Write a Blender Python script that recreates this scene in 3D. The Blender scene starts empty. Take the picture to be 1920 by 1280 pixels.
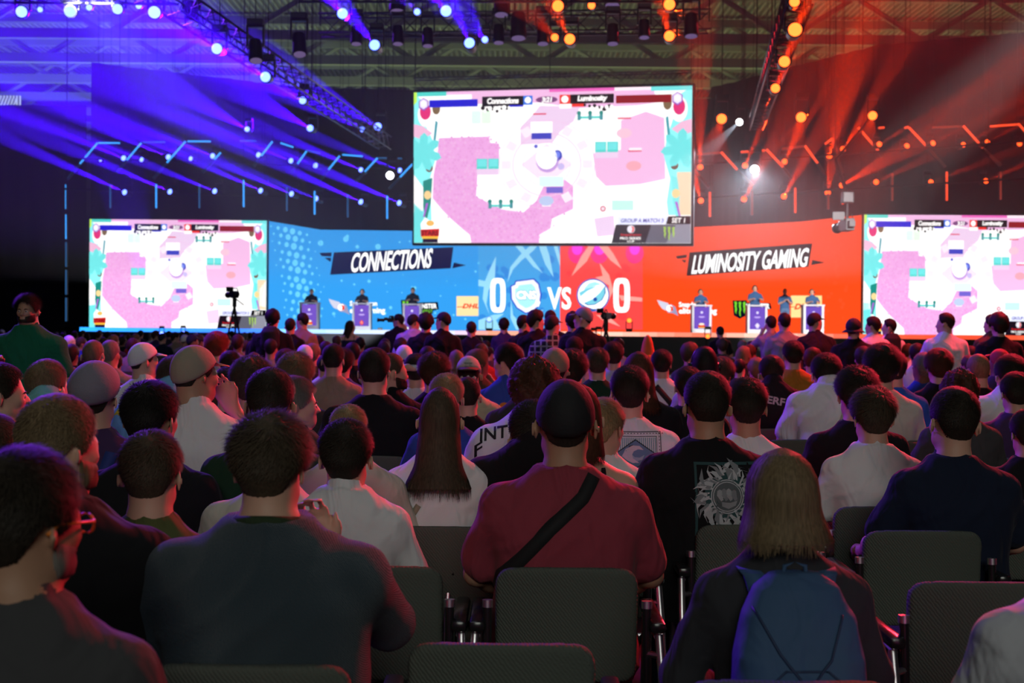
import bpy, bmesh, math, random
import numpy as np
from mathutils import Vector, Matrix
PI = math.pi
SC = bpy.context.scene
COL = SC.collection
rnd = random.Random(7)
R = math.radians

# ------------------------------------------------------------ camera
F = 2400.0; EYE = 1.55
cam_d = bpy.data.cameras.new('camera'); cam_d.sensor_width = 36; cam_d.lens = 45.0
cam = bpy.data.objects.new('camera', cam_d); COL.objects.link(cam)
CM = Matrix.Translation((0, 0, EYE)) @ Matrix.Rotation(PI/2 - math.atan(21/F), 4, 'X') @ Matrix.Rotation(R(0.5), 4, 'Z')
cam.matrix_world = CM
cam_d.clip_end = 400
cam_d.dof.use_dof = True; cam_d.dof.focus_distance = 5.0; cam_d.dof.aperture_fstop = 5.0
SC.camera = cam
def P(px, py, d):
    return CM @ Vector(((px-960)/F*d, -(py-640)/F*d, -d))
def proj(v):
    q = CM.inverted() @ Vector(v)
    return (960 + q.x/-q.z*F, 640 - q.y/-q.z*F, -q.z)
def hor(px): return 619 + (px-960)*0.00873

# ------------------------------------------------------------ view, world
SC.view_settings.view_transform = 'Standard'; SC.view_settings.look = 'None'
SC.view_settings.gamma = 1; SC.view_settings.use_curve_mapping = False
SC.view_settings.exposure = 0.0
w = bpy.data.worlds.new('world'); SC.world = w; w.use_nodes = True
w.node_tree.nodes['Background'].inputs[0].default_value = (0.55, 0.75, 0.7, 1)
w.node_tree.nodes['Background'].inputs[1].default_value = 0.0014
SC.cycles.use_denoising = True
SC.cycles.max_bounces = 3; SC.cycles.diffuse_bounces = 2; SC.cycles.glossy_bounces = 2
SC.cycles.transmission_bounces = 2; SC.cycles.volume_bounces = 0; SC.cycles.transparent_max_bounces = 4
SC.cycles.caustics_reflective = False; SC.cycles.caustics_refractive = False
SC.cycles.sample_clamp_indirect = 2.0
SC.cycles.use_light_tree = True

def light(kind, name, loc, target, color, power, **kw):
    l = bpy.data.lights.new(name, kind); l.color = color; l.energy = power
    for k, v in kw.items(): setattr(l, k, v)
    o = bpy.data.objects.new(name, l); COL.objects.link(o); o.location = loc
    o.rotation_euler = (Vector(target) - Vector(loc)).to_track_quat('-Z', 'Y').to_euler()
    return o
BLUE = (0.05, 0.0, 1.0); RED = (0.85, 0.028, 0.0)
# wash from the blue and the red truss, in front of the crowd and aimed back over it
light('AREA', 'blue_wash', (-9.5, 19, 9.0), (-1.5, 4, 1.0), (0.22, 0.03, 1.0), 2700, shape='RECTANGLE', size=3.0, size_y=0.6)
light('AREA', 'red_wash', (8.0, 17, 8.5), (1.0, 4, 1.0), (1.0, 0.03, 0.06), 3000, shape='RECTANGLE', size=3.0, size_y=0.6)
light('SPOT', 'blue_wash', (-16, 44, 17.2), (-8, 24, 1.0), (0.2, 0.03, 1.0), 9000, spot_size=R(64), spot_blend=.6, shadow_soft_size=.2)
light('SPOT', 'red_wash', (15, 44, 17.2), (8, 24, 1.0), (1.0, 0.03, 0.06), 7000, spot_size=R(64), spot_blend=.6, shadow_soft_size=.2)
# hall lamps above and behind the photographer
light('AREA', 'hall_lamps', (1.0, -15.0, 10.0), (0, 7, 0.8), (0.96, 1.0, 0.90), 740, shape='RECTANGLE', size=9.0, size_y=5.0)
light('AREA', 'hall_lamps', (0, 14, 16.0), (0, 15, 0), (0.84, 0.90, 1.0), 290, shape='RECTANGLE', size=18.0, size_y=12.0)
# unseen fill lamps added to brighten the roof behind the stage, white front light on the stage
light('AREA', 'roof_fill_lamps', (6, 74, 9), (6, 76, 30), (0.80, 1.0, 0.42), 1700, shape='RECTANGLE', size=50, size_y=10)
light('AREA', 'roof_fill_lamps', (-26, 74, 9), (-26, 76, 30), (0.62, 0.95, 0.9), 1200, shape='RECTANGLE', size=20, size_y=10)
light('SPOT', 'stage_front_lamp', (-9, 21, 9), P(680, 580, 58), (0.85, 0.88, 1), 80000, spot_size=R(9), shadow_soft_size=0.2)
light('SPOT', 'stage_front_lamp', (11, 21, 9), P(1430, 580, 55), (1, 0.95, 0.95), 80000, spot_size=R(10), shadow_soft_size=0.2)

# ------------------------------------------------------------ helpers
def s2l(c):
    return tuple((x/12.92 if x <= 0.04045 else ((x+0.055)/1.055)**2.4) for x in c)
def rgb(r, g, b): return s2l((r/255, g/255, b/255))
def tag(o, label=None, cat=None, group=None, kind=None):
    if label: o['label'] = label
    if cat: o['category'] = cat
    if group: o['group'] = group
    if kind: o['kind'] = kind
    return o
def link(name, me, parent=None, loc=None):
    o = bpy.data.objects.new(name, me); COL.objects.link(o)
    if loc is not None: o.location = loc
    if parent is not None: o.parent = parent
    return o
def empty(name, loc=(0, 0, 0), rz=0, parent=None):
    o = bpy.data.objects.new(name, None); COL.objects.link(o); o.location = loc; o.rotation_euler = (0, 0, rz)
    if parent is not None: o.parent = parent
    return o
class MB:
    """collects polygons, becomes one mesh"""
    def __init__(s): s.v = []; s.f = []; s.m = []; s.mats = []
    def mi(s, m):
        if m is None: return 0
        if m not in s.mats: s.mats.append(m)
        return s.mats.index(m)
    def add(s, vs, fs, m=None, mat=None):
        b = len(s.v); k = s.mi(m)
        if mat is not None: vs = [mat @ Vector(v) for v in vs]
        s.v += [tuple(v) for v in vs]; s.f += [tuple(b+i for i in f) for f in fs]; s.m += [k]*len(fs)
    def box(s, c, d, m=None, mat=None, bev=0.0):
        x, y, z = d[0]/2, d[1]/2, d[2]/2
        if bev:
            bm = bmesh.new(); bmesh.ops.create_cube(bm, size=1)
            for v in bm.verts: v.co = Vector((v.co.x*d[0], v.co.y*d[1], v.co.z*d[2]))
            bmesh.ops.bevel(bm, geom=bm.edges[:], offset=bev, segments=2, affect='EDGES', profile=0.5)
            vs = [(v.co.x+c[0], v.co.y+c[1], v.co.z+c[2]) for v in bm.verts]
            fs = [tuple(v.index for v in f.verts) for f in bm.faces]; bm.free()
            return s.add(vs, fs, m, mat)
        vs = [(c[0]+i*x, c[1]+j*y, c[2]+k*z) for i in (-1, 1) for j in (-1, 1) for k in (-1, 1)]
        s.add(vs, [(0, 1, 3, 2), (4, 6, 7, 5), (0, 4, 5, 1), (2, 3, 7, 6), (0, 2, 6, 4), (1, 5, 7, 3)], m, mat)
    def tube(s, pts, r, n=8, m=None, mat=None, cap=True):
        pts = [Vector(p) for p in pts]; rr = r if isinstance(r, (list, tuple)) else [r]*len(pts)
        vs = []; fs = []; up = None
        for i, p in enumerate(pts):
            t = (pts[min(i+1, len(pts)-1)] - pts[max(i-1, 0)]).normalized()
            if up is None: up = Vector((0, 0, 1)) if abs(t.z) < 0.9 else Vector((1, 0, 0))
            a = t.cross(up).normalized(); b = t.cross(a).normalized(); up = -b if False else up
            for k in range(n):
                q = 2*PI*k/n; vs.append(p + (a*math.cos(q) + b*math.sin(q))*rr[i])
        for i in range(len(pts)-1):
            for k in range(n): fs.append((i*n+k, i*n+(k+1) % n, (i+1)*n+(k+1) % n, (i+1)*n+k))
        if cap: fs += [tuple(range(n))[::-1], tuple((len(pts)-1)*n+k for k in range(n))]
        s.add(vs, fs, m, mat)
    def lathe(s, prof, n=16, m=None, mat=None):
        """prof: (r, z) list"""
        vs = []; fs = []
        for r, z in prof:
            for k in range(n): vs.append((r*math.cos(2*PI*k/n), r*math.sin(2*PI*k/n), z))
        for i in range(len(prof)-1):
            for k in range(n): fs.append((i*n+k, i*n+(k+1) % n, (i+1)*n+(k+1) % n, (i+1)*n+k))
        fs += [tuple(range(n))[::-1], tuple((len(prof)-1)*n+k for k in range(n))]
        s.add(vs, fs, m, mat)
    def mesh(s, name, m=None, smooth=False, sharp=None):
        me = bpy.data.meshes.new(name); me.from_pydata(s.v, [], s.f)
        for k in (s.mats if s.mats else ([m] if m else [])): me.materials.append(k)
        if s.mats: me.polygons.foreach_set('material_index', s.m)
        if smooth:
            me.polygons.foreach_set('use_smooth', [True]*len(s.f))
            if sharp: me.set_sharp_from_angle(angle=R(sharp))
        me.update(); return me
    def build(s, name, m=None, parent=None, smooth=False, loc=None, sharp=None):
        return link(name, s.mesh(name, m, smooth, sharp), parent, loc)
def copy_tree(o, parent=None):
    c = o.copy(); COL.objects.link(c); c.parent = parent
    for ch in list(o.children): copy_tree(ch, c)
    return c

# ------------------------------------------------------------ materials
MATS = {}
def mat(name, color=(.5, .5, .5), rough=0.7, metal=0.0, spec=0.5, bump=None, var=None, sheen=0.0):
    """bump: (scale, strength, kind); var: (scale, amount)"""
    key = (name, tuple(round(c, 4) for c in color), rough)
    if key in MATS: return MATS[key]
    m = bpy.data.materials.new(name); m.use_nodes = True; nt = m.node_tree; b = nt.nodes['Principled BSDF']
    b.inputs['Base Color'].default_value = (*color, 1); b.inputs['Roughness'].default_value = rough
    b.inputs['Metallic'].default_value = metal; b.inputs['Specular IOR Level'].default_value = spec
    if sheen: b.inputs['Sheen Weight'].default_value = sheen
    tc = nt.nodes.new('ShaderNodeTexCoord')
    if var:
        n = nt.nodes.new('ShaderNodeTexNoise'); n.inputs['Scale'].default_value = var[0]; n.inputs['Detail'].default_value = 3
        nt.links.new(tc.outputs['Object'], n.inputs['Vector'])
        r = nt.nodes.new('ShaderNodeMapRange'); r.inputs[3].default_value = 1-var[1]; r.inputs[4].default_value = 1+var[1]
        nt.links.new(n.outputs['Fac'], r.inputs[0])
        h = nt.nodes.new('ShaderNodeVectorMath'); h.operation = 'SCALE'; h.inputs[0].default_value = color
        nt.links.new(r.outputs[0], h.inputs['Scale']); nt.links.new(h.outputs[0], b.inputs['Base Color'])
    if bump:
        sc, st, kind = bump
        bp = nt.nodes.new('ShaderNodeBump'); bp.inputs['Strength'].default_value = st; bp.inputs['Distance'].default_value = 0.01
        if kind == 'fold':
            mp = nt.nodes.new('ShaderNodeMapping'); mp.inputs['Scale'].default_value = (1, 1, 0.55); mp.inputs['Rotation'].default_value = (0.3, 0.5, 0)
            nt.links.new(tc.outputs['Object'], mp.inputs[0])
            n = nt.nodes.new('ShaderNodeTexNoise'); n.inputs['Scale'].default_value = sc; n.inputs['Detail'].default_value = 2.5; n.inputs['Distortion'].default_value = 0.8
            bp.inputs['Distance'].default_value = 0.035
            nt.links.new(mp.outputs[0], n.inputs['Vector']); out = n.outputs['Fac']
        elif kind == 'twill':
            mp = nt.nodes.new('ShaderNodeMapping'); mp.inputs['Rotation'].default_value = (0, R(38), 0)
            nt.links.new(tc.outputs['Object'], mp.inputs[0])
            n = nt.nodes.new('ShaderNodeTexWave'); n.bands_direction = 'X'; n.inputs['Scale'].default_value = sc; n.inputs['Distortion'].default_value = 3.0; n.inputs['Detail Scale'].default_value = 3
            nt.links.new(mp.outputs[0], n.inputs['Vector']); out = n.outputs['Fac']
            bp.inputs['Distance'].default_value = 0.004
        else:
            n = nt.nodes.new('ShaderNodeTexNoise'); n.inputs['Scale'].default_value = sc; n.inputs['Detail'].default_value = 4
            nt.links.new(tc.outputs['Object'], n.inputs['Vector']); out = n.outputs['Fac']
        nt.links.new(out, bp.inputs['Height']); nt.links.new(bp.outputs[0], b.inputs['Normal'])
    MATS[key] = m; return m
def emit(name, color, strength=1.0, sample='AUTO'):
    key = (name, tuple(round(c, 4) for c in color), strength)
    if key in MATS: return MATS[key]
    m = bpy.data.materials.new(name); m.use_nodes = True; nt = m.node_tree
    nt.nodes.remove(nt.nodes['Principled BSDF'])
    e = nt.nodes.new('ShaderNodeEmission'); e.inputs[0].default_value = (*color, 1); e.inputs[1].default_value = strength
    nt.links.new(e.outputs[0], nt.nodes['Material Output'].inputs[0])
    m.cycles.emission_sampling = sample
    MATS[key] = m; return m
M_BLACK = mat('black_metal', (.012, .012, .014), .45)
M_TRUSS = mat('truss_metal', (.16, .16, .18), .35, .8)
M_CHROME = mat('chrome', (.82, .82, .84), .33, 1.0)
M_DRAPE = mat('black_drape', (.012, .012, .016), .9, bump=(3, .5, 'noise'))
M_FLOOR = mat('dark_carpet', (.020, .012, .016), .9, bump=(160, .4, 'noise'), var=(3, .4))

# ------------------------------------------------------------ setting
b = MB(); b.box((0, 52, -.05), (120, 124, .1)); tag(b.build('floor', M_FLOOR), kind='structure')
# ---- roof of the hall: corrugated deck with beams and braces
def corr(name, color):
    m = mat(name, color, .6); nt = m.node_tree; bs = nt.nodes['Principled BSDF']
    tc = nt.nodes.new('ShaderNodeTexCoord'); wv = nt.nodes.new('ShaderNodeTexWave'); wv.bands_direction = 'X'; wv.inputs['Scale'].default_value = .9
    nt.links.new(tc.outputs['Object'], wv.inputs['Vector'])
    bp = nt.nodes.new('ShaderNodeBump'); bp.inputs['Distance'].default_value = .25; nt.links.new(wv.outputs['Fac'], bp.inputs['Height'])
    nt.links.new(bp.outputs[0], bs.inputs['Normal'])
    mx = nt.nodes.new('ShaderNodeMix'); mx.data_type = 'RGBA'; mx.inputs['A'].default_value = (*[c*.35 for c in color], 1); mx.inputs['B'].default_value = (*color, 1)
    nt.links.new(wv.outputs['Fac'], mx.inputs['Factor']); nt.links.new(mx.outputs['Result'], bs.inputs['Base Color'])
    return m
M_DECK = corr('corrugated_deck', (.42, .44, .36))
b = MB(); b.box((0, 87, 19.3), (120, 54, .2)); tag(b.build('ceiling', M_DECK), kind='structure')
b = MB(); b.box((0, 25, 19.3), (120, 70, .2)); tag(b.build('ceiling', mat('dark_roof', (.02, .02, .02), .9)), kind='structure')  # near roof half, out of view, made dark to cut bounced beam light
b = MB(); b.box((0, 114, 9.6), (120, .3, 19.4)); tag(b.build('wall_back', mat('hall_wall', (.10, .11, .09), .8)), kind='structure')
b = MB(); b.box((-60, 52, 9.6), (.3, 124, 19.4)); tag(b.build('wall_left', mat('hall_wall', (.10, .11, .09), .8)), kind='structure')
b = MB(); b.box((60, 52, 9.6), (.3, 124, 19.4)); tag(b.build('wall_right', mat('hall_wall', (.10, .11, .09), .8)), kind='structure')
M_BEAM = mat('roof_steel', (.26, .28, .24), .6)
for i, y in enumerate([66, 72, 78, 84, 90, 96, 102]):
    r_ = empty('roof_truss', (0, y, 16.6))
    tag(r_, ['steel roof girder nearest the stage, with long diagonal braces', 'second steel roof girder behind the stage', 'third steel roof girder behind the stage', 'fourth steel roof girder behind the stage', 'fifth steel roof girder behind the stage', 'sixth steel roof girder behind the stage', 'farthest steel roof girder under the corrugated deck'][i], 'roof truss', 'steel girders under the hall roof')
    m_ = MB(); m_.box((0, 0, 0), (112, .45, .5)); m_.build('lower_chord', M_BEAM, r_)
    m_ = MB(); m_.box((0, 0, 2.2), (112, .5, .45)); m_.build('upper_chord', M_BEAM, r_)
    m_ = MB()
    for k in range(-8, 8):
        x = k*7 + (i % 2)*1.5
        m_.tube([(x, 0, 0), (x+3.5, 0, 2.2)], .16, 6); m_.tube([(x+3.5, 0, 2.2), (x+7, 0, 0)], .16, 6)
    tag(m_.build('brace', M_BEAM, r_), kind='stuff')
# daylight slots in the roof at the left
for k, (x0, x1, yy, d) in enumerate([(65, 150, 121, 95), (155, 262, 112, 97), (290, 408, 107, 98), (-40, 32, 190, 78), (0, 30, 76, 96)]):
    a_, c_ = P(x0, yy-6, d), P(x1, yy+7, d)
    m_ = MB(); m_.add([(a_.x, a_.y, a_.z), (c_.x, a_.y, a_.z), (c_.x, a_.y-.3, c_.z), (a_.x, a_.y-.3, c_.z)], [(0, 1, 2, 3)])
    m_.add([(a_.x-.2, a_.y+.1, a_.z+.2), (c_.x+.2, a_.y+.1, a_.z+.2), (c_.x+.2, a_.y+.1, c_.z-.2), (a_.x-.2, a_.y+.1, c_.z-.2)], [(0, 1, 2, 3)])
    em = emit('daylight', (.62, .75, .8), [1.1, .45, .5, 1.0, .3][k], 'NONE'); nt = em.node_tree
    tc = nt.nodes.new('ShaderNodeTexCoord'); wv = nt.nodes.new('ShaderNodeTexWave'); wv.bands_direction = 'X'; wv.inputs['Scale'].default_value = 1.6
    nt.links.new(tc.outputs['Object'], wv.inputs['Vector'])
    mm = nt.nodes.new('ShaderNodeMath'); mm.operation = 'MULTIPLY'; mm.inputs[1].default_value = em.node_tree.nodes['Emission'].inputs[1].default_value
    nt.links.new(wv.outputs['Fac'], mm.inputs[0]); nt.links.new(mm.outputs[0], nt.nodes['Emission'].inputs[1])
    tag(m_.build('window_%d' % (k+1), em), kind='structure')
# ---- drapes, folded cloth walls
def drape(name, pts, z0, z1, label):
    """pts: plan polyline"""
    vs = []; top = []
    for (x0, y0), (x1, y1) in zip(pts[:-1], pts[1:]):
        L = math.hypot(x1-x0, y1-y0); n = max(2, int(L/.35)); nx, ny = (y1-y0)/L, -(x1-x0)/L
        for i in range(n):
            t = i/n; w_ = .09*math.sin(i*2.1) + .05*math.sin(i*.7+1)
            top.append((x0+(x1-x0)*t+nx*w_, y0+(y1-y0)*t+ny*w_))
    n = len(top); vs = [(x, y, z0) for x, y in top] + [(x, y, z1) for x, y in top]
    vs += [(x, y+.06, z0) for x, y in top] + [(x, y+.06, z1) for x, y in top]
    fs = []
    for i in range(n-1):
        fs += [(i, i+1, n+i+1, n+i), (2*n+i, 3*n+i, 3*n+i+1, 2*n+i+1), (n+i, n+i+1, 3*n+i+1, 3*n+i)]
    m_ = MB(); m_.add(vs, fs); o = m_.build(name, M_DRAPE, smooth=True)
    return tag(o, label, 'drape', 'black masking drapes round the stage')
def XY(px, d): q = P(px, 619, d); return (q.x, q.y)
def zt(px, py, d): return P(px, py, d).z
drape('stage_drape', [XY(560, 68), XY(1345, 70.5)], 0, zt(960, 167, 68), 'black drape behind the hanging centre screen')
drape('stage_drape', [XY(168, 61), XY(575, 67)], 0, zt(168, 118, 61), 'tall black drape washed in blue beams, left of the centre screen')
drape('stage_drape', [XY(-200, 62), XY(172, 62)], 0, zt(100, 198, 62), 'lower black drape at the far left edge')
drape('stage_drape', [XY(1330, 70.8), XY(1640, 60), XY(2100, 55.5)], 0, zt(1640, 85, 60), 'tall black drape washed in red, right of the centre screen')

# ---- stage
Z_ST = 1.50
M_STAGE = mat('stage_deck', (.03, .03, .035), .35)
e0, e1 = XY(150, 55), XY(2050, 48.5)
b0, b1 = XY(100, 66), XY(2150, 66)
m_ = MB()
m_.add([(e0[0], e0[1], 0), (e1[0], e1[1], 0), (b1[0], b1[1], 0), (b0[0], b0[1], 0), (e0[0], e0[1], Z_ST), (e1[0], e1[1], Z_ST), (b1[0], b1[1], Z_ST), (b0[0], b0[1], Z_ST)],
       [(0, 1, 5, 4), (1, 2, 6, 5), (2, 3, 7, 6), (3, 0, 4, 7), (4, 5, 6, 7)])
tag(m_.build('stage_platform', M_STAGE), 'long black stage platform under the LED walls', 'stage')
# light strip along the front edge
cols = [(0, rgb(40, 150, 255), 2.2), (.19, rgb(60, 120, 255), 1.8), (.22, rgb(120, 190, 255), 1.8), (.3, rgb(200, 220, 255), 1.5), (.40, rgb(215, 215, 250), 1.4), (.43, rgb(255, 150, 120), 1.3),
        (.50, rgb(255, 190, 170), 1.3), (.54, rgb(255, 210, 190), 1.4), (.64, rgb(255, 120, 90), 1.2), (.70, rgb(255, 210, 190), 1.4), (.78, rgb(255, 100, 70), 1.2), (.9, rgb(255, 80, 50), 1.1), (1.0, rgb(255, 120, 80), 1.1)]
m_ = MB(); ed = Vector((e1[0]-e0[0], e1[1]-e0[1], 0)); nrm = Vector((ed.y, -ed.x, 0)).normalized()
N_ = 60
for i in range(N_):
    t0, t1 = i/N_, (i+1)/N_; tm = (t0+t1)/2
    for k in range(len(cols)-1):
        if cols[k][0] <= tm <= cols[k+1][0]:
            a = (tm-cols[k][0])/(cols[k+1][0]-cols[k][0]); c = tuple(cols[k][1][j]*(1-a)+cols[k+1][1][j]*a for j in range(3)); st = round(cols[k][2]*(1-a)+cols[k+1][2]*a, 2)
    p0 = Vector((e0[0], e0[1], 0)) + ed*t0 + nrm*.03; p1 = Vector((e0[0], e0[1], 0)) + ed*t1 + nrm*.03
    m_.add([p0+Vector((0, 0, 1.35)), p1+Vector((0, 0, 1.35)), p1+Vector((0, 0, 1.52)), p0+Vector((0, 0, 1.52)),
            p0+Vector((0, 0, 1.35))-nrm*.03, p1+Vector((0, 0, 1.35))-nrm*.03, p1+Vector((0, 0, 1.52))-nrm*.03, p0+Vector((0, 0, 1.52))-nrm*.03],
           [(0, 1, 2, 3), (3, 2, 6, 7), (1, 0, 4, 5)], emit('strip_glow', c, st, 'NONE'))
tag(m_.build('led_strip', None), 'glowing LED strip along the stage edge, blue turning to orange', 'light strip')

# ---- LED walls
WALL = [(168, 58), (499, 58), (600, 63), (777, 63.2), (1050, 61.3), (1298, 59.5), (1500, 56), (1618, 52.5), (1984, 52.3)]
WZ0, WZ1 = 1.52, 6.41
WP = [Vector(XY(*q)) for q in WALL]
def wallpt(px, py, lift=0.0):
    """pixel of the photograph -> point on the LED wall's own surface"""
    for i in range(len(WALL)-1):
        if px <= WALL[i+1][0] or i == len(WALL)-2: break
    a, c = WP[i], WP[i+1]; o = CM.translation; d = (P(px, py, 1.0) - o)
    n = Vector((c.y-a.y, -(c.x-a.x))).normalized()      # towards the audience
    t = ((a + n*lift) - Vector((o.x, o.y))).dot(n) / Vector((d.x, d.y)).dot(n)
    return o + d*t
def clipseg(poly, x, keep_left):
    out = []
    for i in range(len(poly)):
        a, c = poly[i-1], poly[i]; ia = (a[0] <= x) == keep_left or a[0] == x; ic = (c[0] <= x) == keep_left or c[0] == x
        if ia != ic:
            t = (x-a[0])/(c[0]-a[0]); out.append((x, a[1]+(c[1]-a[1])*t))
        if ic: out.append(c)
    return out
def wallpoly(mb, poly, m, lift):
    for i in range(len(WALL)-1):
        x0, x1 = WALL[i][0], WALL[i+1][0]; q = [tuple(p) for p in poly]
        if max(p[0] for p in q) <= x0 or min(p[0] for p in q) >= x1: continue
        if min(p[0] for p in q) < x0: q = clipseg(q, x0, False)
        if q and max(p[0] for p in q) > x1: q = clipseg(q, x1, True)
        if len(q) < 3: continue
        mid = (x0+x1)/2
        vs = [wallpt(min(max(p[0], x0+.01), x1-.01), p[1], lift) for p in q]
        mb.add(vs, [tuple(range(len(vs)))], m)
def circle(cx, cy, r, n=14, ry=None, ph=0): ry = ry or r; return [(cx+r*math.cos(2*PI*k/n+ph), cy+ry*math.sin(2*PI*k/n+ph)) for k in range(n)]
def text_polys(s, bold=0.0, spacing=1.0):
    """flat glyph polygons: verts, faces, width, height of capitals = about .7"""
    cu = bpy.data.curves.new('t', 'FONT'); cu.body = s; cu.size = 1; cu.offset = bold; cu.space_character = spacing; cu.resolution_u = 3
    ob = bpy.data.objects.new('t', cu); me = bpy.data.meshes.new_from_object(ob)
    vs = [tuple(v.co[:2]) for v in me.vertices]; fs = [tuple(p.vertices) for p in me.polygons]
    bpy.data.objects.remove(ob); bpy.data.curves.remove(cu); bpy.data.meshes.remove(me)
    xs = [v[0] for v in vs]; ys = [v[1] for v in vs]; x0, x1, y0, y1 = min(xs), max(xs), min(ys), max(ys)
    return [((x-x0)/(x1-x0), (y-y0)/(y1-y0)) for x, y in vs], fs
def text_in(s, x0, y0, x1, y1, bold=.0, shear=0, slope=0, spacing=1.0):
    """glyphs fitted in a pixel box; slope: rise of the baseline (pixels down, left to right)"""
    vs, fs = text_polys(s, bold, spacing); H = y1-y0
    return [[(x0+vs[i][0]*(x1-x0)+shear*vs[i][1]*H, y1-vs[i][1]*H+slope*vs[i][0]) for i in f] for f in fs]
def E(r, g, b_, st=1.0): return emit('led', rgb(r, g, b_), st*1.2)
# panels
def panel(i0, i1, col, name, parent=None):
    m_ = MB()
    for i in range(i0, i1):
        a, c = WP[i], WP[i+1]; n = Vector((c.y-a.y, -(c.x-a.x))).normalized()*-.25
        m_.add([(a.x, a.y, WZ0), (c.x, c.y, WZ0), (c.x, c.y, WZ1), (a.x, a.y, WZ1)], [(0, 1, 2, 3)], col)
        m_.add([(a.x, a.y, WZ0), (c.x, c.y, WZ0), (c.x, c.y, WZ1), (a.x, a.y, WZ1), (a.x+n.x, a.y+n.y, WZ0), (c.x+n.x, c.y+n.y, WZ0), (c.x+n.x, c.y+n.y, WZ1), (a.x+n.x, a.y+n.y, WZ1)],
               [(4, 7, 6, 5), (3, 2, 6, 7), (1, 0, 4, 5), (0, 3, 7, 4), (2, 1, 5, 6)], M_BLACK)
    return m_.build(name, None, parent)
root = empty('led_wall', (0, 0, 0)); tag(root, 'long angled LED wall, blue half and orange-red half with team names', 'LED wall')
WB = E(52, 156, 236, .96); WR = E(255, 74, 26, 1.0)
WALL.insert(4, (1050, 61.3)) if False else None
panel(1, 4, WB, 'blue_panel', root); panel(4, 7, WR, 'red_panel', root)
g = MB()
LB = E(105, 205, 250)
# halftone dots on the folded blue wing and beyond
rs = random.Random(3)
for row in range(13):
    for c in range(12):
        x = 508+c*13.5+(row % 2)*4+row*1.2; y = 424+row*15.0+c*3.2-(row % 3)
        if x > 626: continue
        k = 1-abs(x-(545+row*2.6))/52
        r = max(0, 6.6*k)
        if r > 1.2 and y < 606: wallpoly(g, circle(x, y, r*.85, 12, r), LB, .03)
for _ in range(46):
    x = rs.uniform(600, 770) if _ < 30 else rs.uniform(770, 900); y = rs.uniform(438, 600); r = rs.choice([1.2, 1.6, 2.2, 3.2]) if y > 470 else rs.choice([2, 3.5, 5.5])
    wallpoly(g, circle(x, y, r, 9), LB, .03)
# left centre panel: darker dots on deeper blue, pale claw streaks
wallpoly(g, [(897, 430), (1050, 430), (1050, 618), (897, 618)], E(70, 164, 232, .95), .03)
for _ in range(26):
    wallpoly(g, circle(rs.uniform(904, 1042), rs.uniform(452, 606), rs.uniform(5, 9), 12), E(52, 136, 218), .05)
PB = E(150, 215, 245)
def streak(pts, m): wallpoly(g, pts, m, .07)
for q in [[(960, 455), (975, 455), (992, 477), (1003, 492), (1018, 512), (1000, 500), (985, 482)], [(1012, 455), (1000, 470), (978, 488), (962, 505), (951, 530), (957, 500), (975, 478), (992, 462)],
          [(1008, 455), (1022, 455), (1030, 478), (1038, 520), (1022, 495)], [(930, 480), (928, 520), (916, 545), (912, 570), (918, 590), (905, 560), (908, 530), (918, 505)],
          [(897, 524), (925, 530), (912, 538), (897, 536)], [(1036, 455), (1044, 455), (1050, 480), (1050, 500)], [(958, 560), (962, 590), (975, 606), (990, 618), (968, 618), (957, 596)],
          [(897, 600), (925, 590), (945, 588), (930, 600), (940, 618), (897, 618)], [(975, 600), (1005, 584), (1020, 580), (1003, 596), (990, 618), (978, 616)]]: streak(q, PB)
wallpoly(g, [(1050, 430), (1205, 430), (1205, 618), (1050, 618)], E(250, 72, 70), .03)
for x in (1082, 1124, 1190):
    wallpoly(g, circle(x, 474, 17, 16, 20), E(255, 40, 130), .045); wallpoly(g, circle(x, 466, 10, 14, 12), E(250, 60, 230), .055)
for _ in range(14): wallpoly(g, circle(rs.uniform(1060, 1195), rs.uniform(500, 600), rs.uniform(5, 9), 12), E(240, 62, 66), .05)
PR = E(255, 160, 150)
for q in [[(1108, 455), (1118, 455), (1100, 490), (1071, 518), (1090, 480)], [(1118, 455), (1135, 455), (1150, 475), (1166, 504), (1145, 488)], [(1124, 492), (1142, 515), (1150, 545), (1138, 570), (1142, 535), (1116, 520), (1130, 517)],
          [(1160, 553), (1204, 558), (1204, 565), (1165, 563)], [(1118, 590), (1140, 592), (1163, 612), (1130, 600)]]: streak(q, PR)
# banners
BAN = E(14, 8, 62)
wallpoly(g, [(626, 473), (850, 463), (845, 503), (619, 515)], BAN, .06)
for q in [[(599, 474), (622, 473), (621, 481), (603, 480)], [(608, 483), (621, 483), (620, 491)], [(851, 492), (874, 497), (848, 503)]]: wallpoly(g, q, BAN, .06)
WH = E(255, 255, 255, 1.25); RB = E(42, 10, 14)
for q in text_in('CONNECTIONS', 656, 474, 807, 511, .022, .16, -9, .95): wallpoly(g, q, WH, .09)
wallpoly(g, [(1293, 473), (1523, 456), (1516, 500), (1287, 517)], RB, .06)
for q in [[(1267, 480), (1288, 477), (1287, 483), (1270, 485)], [(1277, 487), (1287, 487), (1284, 493)], [(1523, 487), (1547, 492), (1521, 497)]]: wallpoly(g, q, RB, .06)
for q in text_in('LUMINOSITY GAMING', 1296, 478, 1512, 514, .024, .17, -14, .95): wallpoly(g, q, WH, .09)
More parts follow.
